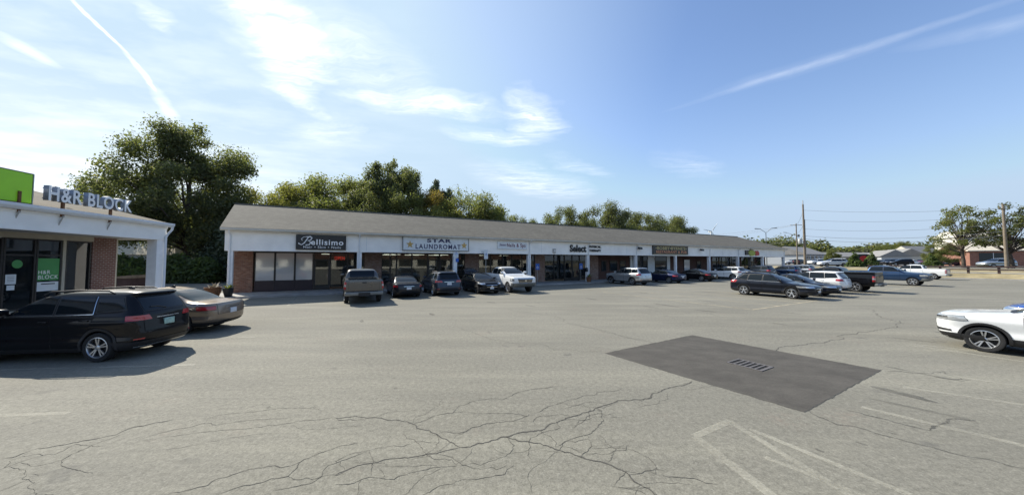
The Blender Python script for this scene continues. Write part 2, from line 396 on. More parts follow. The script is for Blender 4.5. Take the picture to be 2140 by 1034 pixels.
CRACKS = [
(0.035,[(3.59,6.55),(3.19,6.31),(2.75,6.05),(2.04,5.66),(1.69,5.56),(1.25,5.26),(0.86,5.05),(0.59,4.88),(0.41,4.68),(0.07,4.6),(-0.08,4.51),(-0.34,4.38),(-0.54,4.27),(-0.66,4.26)]),
(0.025,[(-0.66,4.26),(-1.03,4.56),(-1.45,4.85),(-1.66,4.95),(-2.18,5.05),(-2.5,5.07),(-2.71,5.05)]),
(0.022,[(-0.66,4.26),(-0.94,4.13),(-1.27,4.04),(-1.61,3.95),(-1.85,3.86),(-1.99,3.72)]),
(0.018,[(-1.45,4.85),(-1.26,5.04),(-0.93,5.21),(-0.88,5.45),(-0.66,5.63),(-0.16,5.7),(0.2,6.05),(0.62,6.18),(0.98,6.29)]),
(0.015,[(-0.93,5.21),(-0.2,5.2),(0.25,5.11),(0.46,5.26),(0.94,5.66),(1.33,5.87),(1.71,6.05),(2.17,6.2)]),
(0.016,[(-1.05,4.56),(-0.95,4.65),(-0.5,4.78),(0.02,4.94),(0.25,5.11)]),
(0.03,[(-0.08,4.51),(0.14,4.4),(0.49,4.27),(0.66,4.15),(0.95,4.0),(1.14,3.92),(1.27,3.8),(1.33,3.62),(1.48,3.41)]),
(0.016,[(0.41,4.68),(0.52,4.53),(0.56,4.27)]),
(0.013,[(0.56,4.27),(0.7,4.4),(1.03,4.56),(1.25,4.8),(1.37,5.05),(1.39,5.35)]),
(0.012,[(0.89,4.75),(1.01,4.96),(1.29,5.08),(1.7,5.05)]),
(0.012,[(1.03,4.56),(1.04,4.35),(0.95,4.17),(0.87,4.11),(0.84,4.04)]),
(0.011,[(1.18,4.44),(1.25,4.27),(1.53,4.21),(1.67,4.04),(1.68,3.86),(1.62,3.74),(1.52,3.8)]),
(0.014,[(1.62,3.74),(1.74,3.69),(1.96,3.67),(2.22,3.57)]),
(0.013,[(1.47,3.53),(1.29,3.51),(1.07,3.54)]),
(0.012,[(2.84,6.01),(2.69,5.7),(2.31,5.49),(2.03,5.39)]),
(0.01,[(2.04,5.66),(2.26,5.66),(2.34,5.77)]),
(0.013,[(0.05,4.94),(0.32,4.92),(0.45,5.11),(0.9,5.11)]),
(0.013,[(-0.08,4.51),(0.03,4.31),(-0.02,4.15),(-0.2,4.0),(-0.37,3.9),(-0.62,3.9)]),
(0.014,[(-0.62,3.9),(-0.87,3.86),(-1.14,3.77),(-1.3,3.65),(-1.65,3.66),(-1.9,3.57)]),
(0.012,[(0.02,3.9),(-0.08,3.74),(-0.38,3.65),(-0.63,3.59),(-0.8,3.53),(-0.94,3.41)]),
(0.01,[(-1.0,4.42),(-1.29,4.4),(-1.59,4.29),(-1.83,4.19),(-2.12,3.97),(-1.93,3.82)]),
(0.01,[(-0.5,4.27),(-0.61,3.97),(-0.67,3.9)]),
(0.01,[(-1.65,3.66),(-1.62,3.5),(-1.59,3.41)]),
(0.009,[(-1.81,4.21),(-1.68,4.0),(-1.58,3.71)]),
(0.018,[(-2.21,11.93),(-1.07,10.62),(-0.68,10.0),(-0.06,9.56),(0.79,9.46),(1.12,8.79),(2.38,8.7)]),
(0.02,[(-0.38,16.5),(0.92,15.06),(1.68,14.31),(2.23,12.45),(3.01,11.46),(3.6,10.24),(4.17,9.56)]),
(0.01,[(-3.31,15.89),(-2.53,13.63),(-2.08,11.93)]),
(0.009,[(-2.18,5.05),(-1.97,5.23),(-1.59,5.3),(-1.21,5.32)]),
(0.025,[(-6.2,4.01),(-6.11,4.05),(-6.08,4.24),(-5.8,4.37),(-5.48,4.57),(-5.47,4.77),(-5.29,4.9),(-5.13,5.0)]),
(0.012,[(-4.67,4.99),(-4.51,5.15),(-4.13,5.23),(-3.73,5.38),(-3.43,5.38),(-3.06,5.3)]),
(0.014,[(-4.99,4.38),(-4.91,4.62),(-4.59,4.87),(-4.16,4.9),(-3.87,5.0),(-3.42,5.04)]),
(0.014,[(-4.94,4.42),(-4.59,4.55),(-4.09,4.68),(-3.56,4.82),(-3.22,4.95),(-2.7,5.04)]),
(0.018,[(-2.7,5.04),(-2.22,5.02)]),
(0.011,[(-6.09,4.04),(-5.68,4.12),(-5.73,4.34),(-5.25,4.29)]),
(0.01,[(-6.06,4.03),(-5.75,3.84),(-5.5,3.74),(-5.3,3.71)]),
(0.01,[(-4.42,4.22),(-4.12,4.32),(-3.81,4.5),(-3.23,4.59)]),
(0.016,[(-3.6,3.41),(-3.26,3.56),(-3.24,3.67),(-3.04,3.82),(-2.64,3.88),(-2.52,4.01),(-2.35,4.19),(-2.04,4.37)]),
(0.018,[(-3.05,3.41),(-2.76,3.59),(-2.5,3.7),(-2.5,3.86),(-2.52,4.01)]),
(0.014,[(-2.48,3.48),(-2.19,3.58),(-2.13,3.72),(-2.16,3.9),(-1.99,4.03),(-1.83,4.17)]),
(0.012,[(-2.5,3.7),(-2.19,3.65),(-1.96,3.72),(-1.88,3.82)]),
(0.008,[(-3.19,4.8),(-2.94,4.71),(-2.54,4.74),(-2.14,4.85)]),
(0.03,[(7.01,8.67),(7.8,9.2),(8.59,9.48),(9.15,9.55),(11.62,10.94),(15.61,13.13)]),
(0.03,[(8.15,7.15),(8.49,7.12),(8.72,7.02),(8.81,6.74),(9.25,6.57)]),
(0.02,[(8.72,7.02),(9.4,7.12),(9.12,6.63)]),
(0.05,[(4.76,5.29),(4.72,5.08),(4.79,4.83),(4.97,4.8),(5.06,4.62),(5.42,4.27),(5.5,4.13),(5.94,3.84)]),
(0.05,[(5.4,5.29),(5.63,5.05),(5.75,4.86),(5.92,4.68)]),
(0.05,[(5.92,4.68),(6.34,4.86),(6.71,5.02),(7.02,4.98)]),
(0.03,[(17.95,16.85),(17.26,15.46),(15.9,14.01),(15.1,12.6),(16.1,12.19)]),
(0.02,[(2.37,12.39),(3.0,11.44),(3.4,10.63),(3.95,9.8)]),
(0.012,[(1.21,4.57),(1.24,4.36),(1.33,4.22),(1.15,3.96)]),
(0.014,[(0.9,4.77),(1.1,4.98),(1.41,5.19),(1.61,5.19)]),
]
SKY_DUST = .8; SKY_S = .122; SUN_S = 3.6; EXPO = .98; CLOUD = (6.0, 6.15, 6.3)
# ------------------------------------------------------------------ vehicles
def pchip(tab):
    x = np.array([p[0] for p in tab], float); y = np.array([p[1] for p in tab], float)
    h = np.diff(x); d = np.diff(y)/h; m = np.zeros(len(x))
    for i in range(1, len(x)-1):
        if d[i-1]*d[i] > 0:
            w1 = 2*h[i]+h[i-1]; w2 = h[i]+2*h[i-1]; m[i] = (w1+w2)/(w1/d[i-1]+w2/d[i])
    m[0] = d[0]; m[-1] = d[-1]
    def f(v):
        v = min(max(v, x[0]), x[-1]); i = min(max(int(np.searchsorted(x, v))-1, 0), len(h)-1)
        t = (v-x[i])/h[i]; t2 = t*t; t3 = t2*t
        return float((2*t3-3*t2+1)*y[i]+(t3-2*t2+t)*h[i]*m[i]+(-2*t3+3*t2)*y[i+1]+(t3-t2)*h[i]*m[i+1])
    return f
EXP = 2.4
class Shell:
    """stack of rounded plan outlines: rear and front profile, half width, corner lengths, all by height"""
    def __init__(s, rear, front, width, zs, ar=((0, .35),), af=((0, .55),), by=((0, .35),), bow=(.05, .10)):
        s.r = pchip(rear); s.f = pchip(front); s.w = pchip(width); s.zs = zs
        mk = lambda t: pchip(t) if len(t) > 1 else (lambda v, c=t[0][1]: c)
        s.ar = mk(ar); s.af = mk(af); s.by = mk(by); s.bow = bow
    def end(s, z, e):
        w = s.w(z); by = min(s.by(z), w*.95)
        L = s.f(z)-s.r(z)
        return (s.f(z), -1, min(s.af(z), L*.48), s.bow[1], w, by) if e == 'f' else (s.r(z), 1, min(s.ar(z), L*.48), s.bow[0], w, by)
    def per(s, e, q, z, side=1):
        """q in [-1,0]: across the end face from the centre; [0,1]: round the corner; >1: metres back along the flank"""
        x0, sg, a, bow, w, by = s.end(z, e)
        if q <= 0:
            y = (w-by)*(1+q); return Vector((x0+sg*bow*(y/w)**2*1.0, side*y, z))
        th = min(q, 1)*math.pi/2; cs = math.cos(th)**(2/EXP) if th < math.pi/2 else 0.0; sn = math.sin(th)**(2/EXP)
        y = (w-by)+by*sn
        x = x0+sg*(a*(1-cs)+bow*(y/w)**2*cs)
        if q > 1: x += sg*(q-1)
        return Vector((x, side*y, z))
    def side_y(s, x, z):
        w = s.w(z); by = min(s.by(z), w*.95)
        for e in 'rf':
            x0, sg, a, bow, w, by = s.end(z, e); d = (x-x0)*sg
            if d < a:
                c = max(0.0, min(1.0, 1-max(d, 0)/a))**(EXP/2); sn = math.sqrt(max(0, 1-c*c))**(2/EXP)
                return (w-by)+by*sn
        return w
    def end_x(s, y, z, e):
        x0, sg, a, bow, w, by = s.end(z, e); ay = abs(y)
        if ay <= w-by: return x0+sg*bow*(y/w)**2
        sn = min(1, (ay-(w-by))/by)**(EXP/2); cs = math.sqrt(max(0, 1-sn*sn))**(2/EXP)
        return x0+sg*(a*(1-cs)+bow*(ay/w)**2*cs)
    def outline(s, z):
        half = []
        for q in (-1, -.75, -.5, -.25): half.append(s.per('r', q, z))
        for i in range(9): half.append(s.per('r', max(i/8, 1e-4), z))
        A = half[-1].x; fr = []
        for q in (-1, -.75, -.5, -.25): fr.append(s.per('f', q, z))
        for i in range(9): fr.append(s.per('f', max(i/8, 1e-4), z))
        B = fr[-1].x; w = s.w(z)
        for i in range(1, 16): half.append(Vector((A+(B-A)*i/16, w, z)))
        half += list(reversed(fr))
        other = [Vector((p.x, -p.y, p.z)) for p in reversed(half[1:-1])]
        return half+other
    def solid(s, mb, cx, clad=None):
        k = len(mb.v); n = 0
        for z in s.zs:
            o = s.outline(z); n = len(o); mb.v += [(p.x-cx, p.y, p.z) for p in o]
        for i in range(len(s.zs)-1):
            mi = 2 if clad and (s.zs[i]+s.zs[i+1])/2 < clad else 0
            for j in range(n):
                mb.f.append((k+i*n+j, k+i*n+(j+1) % n, k+(i+1)*n+(j+1) % n, k+(i+1)*n+j)); mb.m.append(mi)
        zb = s.zs[0]; zt = s.zs[-1]
        for zz, base in ((zb, 0), (zt, (len(s.zs)-1)*n)):
            c = len(mb.v); mb.v.append(((s.r(zz)+s.f(zz))/2-cx, 0, zz))
            for j in range(n): mb.f.append((k+base+j, k+base+(j+1) % n, c)); mb.m.append(2 if (zz == zb and clad) else 0)

def grid_patch(mb, fn, nu, nv, off, cx, center, mi=0, thick=0.0):
    """fn(u,v) on a surface -> small sheet lifted off it by off"""
    P = [[Vector(fn(i/nu, j/nv)) for j in range(nv+1)] for i in range(nu+1)]
    k = len(mb.v)
    for i in range(nu+1):
        for j in range(nv+1):
            a = P[min(i+1, nu)][j]-P[max(i-1, 0)][j]; b = P[i][min(j+1, nv)]-P[i][max(j-1, 0)]
            nn = a.cross(b); nn = nn.normalized() if nn.length > 1e-9 else Vector((0, 0, 1))
            if nn.dot(P[i][j]-center) < 0: nn = -nn
            p = P[i][j]+nn*off; mb.v.append((p.x-cx, p.y, p.z))
    for i in range(nu):
        for j in range(nv):
            mb.f.append((k+i*(nv+1)+j, k+(i+1)*(nv+1)+j, k+(i+1)*(nv+1)+j+1, k+i*(nv+1)+j+1)); mb.m.append(mi)
def bil(c, u, v):
    a = (c[0][0]*(1-u)+c[1][0]*u, c[0][1]*(1-u)+c[1][1]*u); b = (c[3][0]*(1-u)+c[2][0]*u, c[3][1]*(1-u)+c[2][1]*u)
    return (a[0]*(1-v)+b[0]*v, a[1]*(1-v)+b[1]*v)
def zrows(*segs):
    out = []
    for a, b, n in segs: out += [a+(b-a)*i/n for i in range(n)]
    return out+[segs[-1][1]]
def grow(c, d):
    mx = sum(p[0] for p in c)/4; mz = sum(p[1] for p in c)/4
    return [(p[0]+d*(1 if p[0] > mx else -1), p[1]+d*(1 if p[1] > mz else -1)) for p in c]

def boolean(body_me, cutters):
    o = obj('tmp_body', body_me); cs = []
    for me in cutters:
        c = obj('tmp_cut', me); cs.append(c)
        md = o.modifiers.new('b', 'BOOLEAN'); md.operation = 'DIFFERENCE'; md.object = c; md.solver = 'EXACT'
    bpy.context.view_layer.update()
    dg = bpy.context.evaluated_depsgraph_get()
    me = bpy.data.meshes.new_from_object(o.evaluated_get(dg))
    for c in cs: bpy.data.objects.remove(c)
    bpy.data.objects.remove(o)
    return me

TYPES = {}
TYPES['suv'] = dict(L=4.65, r=.345, wx=(.93, 3.66), track=.80,
  main=Shell([(.22, .34), (.30, .14), (.45, .03), (.60, .0), (.76, .03), (.92, .06), (1.08, .09), (1.16, .13), (1.45, .29), (1.53, .34), (1.575, .25), (1.61, .28), (1.65, .60), (1.665, 1.2)],
   [(.22, 4.30), (.30, 4.50), (.45, 4.62), (.65, 4.65), (.82, 4.60), (.92, 4.46), (.98, 4.22), (1.04, 3.72), (1.09, 3.40), (1.14, 3.24), (1.35, 2.83), (1.52, 2.46), (1.60, 2.18), (1.65, 1.75), (1.665, 1.45)],
   [(.22, .78), (.32, .87), (.46, .905), (.58, .882), (.72, .900), (.86, .930), (.93, .934), (.965, .918), (1.06, .895), (1.12, .855), (1.30, .79), (1.50, .705), (1.58, .64), (1.63, .55), (1.665, .30)],
   zrows((.22, .9, 16), (.9, 1.16, 14), (1.16, 1.55, 10), (1.55, 1.665, 9)),
   ar=((.2, .30), (1.0, .34), (1.2, .30), (1.66, .25)), af=((.2, .55), (.9, .62), (1.02, .42), (1.12, .32), (1.6, .28)), by=((.2, .32), (.9, .40), (1.1, .26), (1.6, .2))),
  win=[[(2.02, 1.13), (3.02, 1.12), (2.46, 1.50), (2.04, 1.535)], [(1.12, 1.15), (1.95, 1.135), (1.97, 1.535), (1.20, 1.52)], [(.38, 1.23), (1.03, 1.17), (1.11, 1.515), (.55, 1.50)]],
  door=[[(2.00, .34), (3.08, .34), (3.10, 1.095), (2.00, 1.105)], [(1.36, .34), (1.97, .34), (1.97, 1.105), (1.02, 1.115)]], handles=[(2.14, .96), (1.24, .98)],
  ws=(1.155, 1.56, .70), rg=(1.17, 1.50, .60), tail=(.945, 1.065, -.15, .84), head=(.79, .90, .0, 1.10), grille=(.50, .80, .48), clad=.44, arch=.055, rails=True, mirror=(2.98, 1.15), rim='twin5', hitch=.84)
TYPES['bigsuv'] = dict(L=4.92, r=.375, wx=(1.08, 3.96), track=.83,
  main=Shell([(.25, .34), (.34, .14), (.50, .03), (.65, .0), (.85, .03), (1.05, .08), (1.20, .13), (1.50, .36), (1.63, .45), (1.68, .38), (1.72, .42), (1.76, .72), (1.775, 1.2)],
   [(.25, 4.62), (.34, 4.80), (.48, 4.88), (.74, 4.92), (.95, 4.90), (1.03, 4.83), (1.09, 4.62), (1.14, 4.15), (1.18, 3.78), (1.22, 3.50), (1.42, 3.06), (1.60, 2.70), (1.70, 2.36), (1.75, 1.9), (1.775, 1.5)],
   [(.25, .84), (.36, .93), (.52, .955), (.64, .940), (.80, .965), (.93, .985), (1.0, .972), (1.12, .94), (1.20, .90), (1.40, .83), (1.62, .74), (1.70, .67), (1.75, .58), (1.775, .32)],
   zrows((.25, .95, 16), (.95, 1.24, 14), (1.24, 1.65, 10), (1.65, 1.775, 9)),
   ar=((.2, .28), (1.0, .32), (1.2, .28), (1.7, .25)), af=((.2, .55), (.9, .58), (1.05, .42), (1.2, .32), (1.7, .28)), by=((.2, .32), (.9, .42), (1.1, .28), (1.7, .2))),
  win=[[(2.20, 1.20), (3.24, 1.19), (2.68, 1.60), (2.22, 1.635)], [(1.24, 1.21), (2.13, 1.20), (2.15, 1.635), (1.28, 1.63)], [(.42, 1.28), (1.17, 1.225), (1.21, 1.62), (.62, 1.60)]],
  door=[[(2.18, .38), (3.28, .38), (3.30, 1.165), (2.18, 1.175)], [(1.52, .38), (2.15, .38), (2.15, 1.175), (1.18, 1.185)]], handles=[(2.32, 1.03), (1.36, 1.05)],
  ws=(1.23, 1.66, .74), rg=(1.22, 1.58, .66), tail=(1.00, 1.16, .15, 1.12), head=(.88, 1.02, .05, 1.10), grille=(.56, .88, .50), clad=.47, arch=.06, rails=False, mirror=(3.22, 1.22), rim='twin5', hitch=.92)
TYPES['wagon'] = dict(L=4.86, r=.35, wx=(1.03, 3.78), track=.80,
  main=Shell([(.24, .34), (.32, .12), (.48, .02), (.62, .0), (.80, .03), (.98, .10), (1.10, .20), (1.42, .68), (1.50, .78), (1.54, .64), (1.57, .70), (1.60, 1.0), (1.615, 1.5)],
   [(.24, 4.52), (.32, 4.72), (.48, 4.83), (.62, 4.86), (.78, 4.80), (.86, 4.64), (.91, 4.35), (.965, 3.85), (1.01, 3.60), (1.06, 3.46), (1.28, 3.00), (1.46, 2.56), (1.55, 2.22), (1.60, 1.85), (1.615, 1.6)],
   [(.24, .80), (.34, .88), (.48, .905), (.60, .888), (.72, .912), (.82, .932), (.90, .922), (1.0, .885), (1.06, .85), (1.25, .79), (1.44, .70), (1.52, .64), (1.58, .54), (1.615, .30)],
   zrows((.24, .84, 15), (.84, 1.08, 14), (1.08, 1.5, 10), (1.5, 1.615, 9)),
   ar=((.2, .32), (1.0, .38), (1.2, .32), (1.6, .25)), af=((.2, .55), (.8, .62), (.95, .42), (1.06, .32), (1.6, .28)), by=((.2, .32), (.8, .42), (1.0, .28), (1.6, .2))),
  win=[[(2.20, 1.06), (3.26, 1.05), (2.62, 1.43), (2.22, 1.465)], [(1.28, 1.075), (2.13, 1.06), (2.15, 1.465), (1.36, 1.46)], [(.66, 1.17), (1.21, 1.09), (1.28, 1.45), (.98, 1.43)]],
  door=[[(2.17, .36), (3.22, .36), (3.28, 1.03), (2.17, 1.04)], [(1.46, .36), (2.14, .36), (2.14, 1.04), (1.12, 1.06)]], handles=[(2.30, .90), (1.36, .92)],
  ws=(1.075, 1.50, .70), rg=(1.13, 1.45, .58), tail=(.88, 1.03, .2, 1.12), head=(.71, .82, .0, 1.12), grille=(.48, .74, .42), clad=.46, arch=.05, rails=True, mirror=(3.18, 1.09), rim='wide5', hitch=.80)
TYPES['sedan'] = dict(L=4.88, r=.33, wx=(1.06, 3.86), track=.79,
  main=Shell([(.20, .36), (.28, .14), (.42, .03), (.58, .0), (.74, .02), (.90, .06), (.945, .10), (.965, .35), (.985, .62), (1.02, .80), (1.20, 1.20), (1.34, 1.56), (1.42, 1.90), (1.455, 2.15)],
   [(.20, 4.50), (.28, 4.72), (.42, 4.84), (.58, 4.88), (.70, 4.82), (.78, 4.64), (.83, 4.32), (.89, 3.88), (.935, 3.62), (.98, 3.50), (1.18, 3.10), (1.33, 2.74), (1.41, 2.46), (1.455, 2.2)],
   [(.20, .78), (.30, .87), (.44, .905), (.54, .890), (.66, .915), (.76, .928), (.84, .914), (.94, .87), (1.00, .825), (1.18, .755), (1.32, .675), (1.39, .60), (1.44, .48), (1.455, .30)],
   zrows((.20, .76, 14), (.76, 1.02, 18), (1.02, 1.34, 9), (1.34, 1.455, 9)),
   ar=((.2, .42), (.9, .46), (1.0, .34), (1.4, .3)), af=((.2, .58), (.7, .66), (.88, .44), (1.0, .34), (1.4, .3)), by=((.2, .36), (.8, .46), (1.0, .26), (1.4, .2))),
  win=[[(2.26, .985), (3.30, .975), (2.76, 1.30), (2.30, 1.335)], [(1.42, 1.005), (2.19, .985), (2.23, 1.335), (1.62, 1.31)], [(1.12, 1.03), (1.36, 1.01), (1.56, 1.29), (1.46, 1.26)]],
  door=[[(2.23, .30), (3.26, .30), (3.32, .955), (2.23, .965)], [(1.52, .30), (2.20, .30), (2.20, .965), (1.30, .975)]], handles=[(2.36, .84), (1.48, .86)],
  ws=(.99, 1.36, .68), rg=(1.03, 1.345, .64), tail=(.74, .86, .30, 1.08), head=(.61, .73, .0, 1.12), grille=(.36, .62, .42), clad=None, arch=0, rails=False, mirror=(3.24, 1.02), rim='ten', hitch=.66)
TYPES['hatch'] = dict(TYPES['suv'], L=4.65, rim='dark5', rails=False)
TYPES['pickup'] = dict(L=5.88, r=.395, wx=(1.12, 4.84), track=.86, pickup=True,
  main=Shell([(.46, .10), (.60, .03), (.80, .0), (1.20, .0), (1.36, .02)],
   [(.46, 5.60), (.56, 5.76), (.80, 5.86), (1.02, 5.88), (1.14, 5.82), (1.20, 5.62), (1.25, 5.1), (1.30, 4.55), (1.36, 4.20)],
   [(.46, .93), (.58, .985), (.75, 1.00), (1.05, 1.005), (1.18, .985), (1.28, .965), (1.36, .93)],
   zrows((.46, 1.08, 13), (1.08, 1.36, 14)), ar=((.4, .10),), af=((.4, .34), (1.1, .40), (1.25, .40), (1.36, .3)), by=((.4, .10), (1.0, .14)), bow=(.015, .09)),
  cab=Shell([(1.20, 1.80), (1.40, 1.80), (1.72, 1.92), (1.83, 2.02), (1.89, 2.22), (1.925, 2.6)],
   [(1.20, 4.50), (1.32, 4.38), (1.40, 4.22), (1.62, 3.82), (1.78, 3.46), (1.86, 3.20), (1.925, 2.9)],
   [(1.20, .955), (1.34, .945), (1.42, .915), (1.62, .85), (1.76, .79), (1.84, .72), (1.89, .62), (1.925, .36)],
   zrows((1.20, 1.44, 6), (1.44, 1.80, 9), (1.80, 1.925, 9)), ar=((1.2, .12), (1.7, .16), (1.9, .2)), af=((1.2, .40), (1.4, .32), (1.8, .28)), by=((1.2, .16), (1.9, .2)), bow=(.02, .08)),
  win=[[(2.98, 1.385), (4.02, 1.375), (3.54, 1.76), (2.99, 1.785)], [(1.98, 1.40), (2.90, 1.385), (2.91, 1.785), (2.12, 1.765)]],
  door=[[(2.95, .56), (4.05, .56), (4.06, 1.345), (2.95, 1.35)], [(1.92, .56), (2.91, .56), (2.91, 1.35), (1.92, 1.36)]], handles=[(3.10, 1.20), (2.10, 1.22)],
  ws=(1.42, 1.82, .74), rg=(1.43, 1.78, .66), tail=(.84, 1.24, .15, 1.06), head=(.90, 1.08, .2, 1.18), grille=(.78, 1.10, .66), clad=None, arch=0, rails=False, mirror=(4.02, 1.44), rim='six', hitch=.62)

def rim_mesh(style, r):
    mb = MB(); R1 = r*.70
    # outer lip, barrel, dark hollow behind the spokes
    mb.lathe([(R1*1.02, .085), (R1*1.02, .112), (R1*.95, .116), (R1*.91, .10), (R1*.88, .02)], 32, 0)
    mb.lathe([(R1*.90, .02), (.001, .02)], 32, 1)
    mb.lathe([(.001, .10), (.045, .10), (.06, .09), (.065, .03)], 16, 0)
    def spoke(a, w0, w1, z=.085):
        k = len(mb.v); ca, sa = math.cos(a), math.sin(a)
        for (rad, w, h) in ((.04, w0, z+.008), (R1*.93, w1, z+.022)):
            for sx in (-1, 1):
                for hh in (h, h-.03):
                    mb.v.append((rad*ca-sx*w*sa, hh, rad*sa+sx*w*ca))
        for f in ((0, 2, 6, 4), (1, 5, 7, 3), (0, 4, 5, 1), (2, 3, 7, 6)): mb.f.append(tuple(k+i for i in f)); mb.m.append(0)
    if style in ('twin5', 'dark5'):
        for i in range(5):
            for d in (-.17, .17): spoke(2*math.pi*i/5+d+.3, .014, .017)
    elif style == 'wide5':
        for i in range(5): spoke(2*math.pi*i/5+.3, .03, .05)
    elif style == 'six':
        for i in range(6): spoke(2*math.pi*i/6+.2, .028, .034)
    else:
        for i in range(14): spoke(2*math.pi*i/14, .010, .012)
    return mb.mesh('rim', [M['darkalloy'] if style == 'dark5' else M['alloy'], M['brake']], 35, fix=True)
def tyre_mesh(r):
    mb = MB()
    mb.lathe([(r*.69, -.10), (r*.80, -.115), (r*.95, -.112), (r*.995, -.085), (r, 0), (r*.995, .085), (r*.95, .112), (r*.80, .117), (r*.69, .10)], 36, 0)
    mb.lathe([(r*.69, -.10), (.001, -.09)], 36, 0)
    return mb.mesh('tyre', M['rubber'], 50)

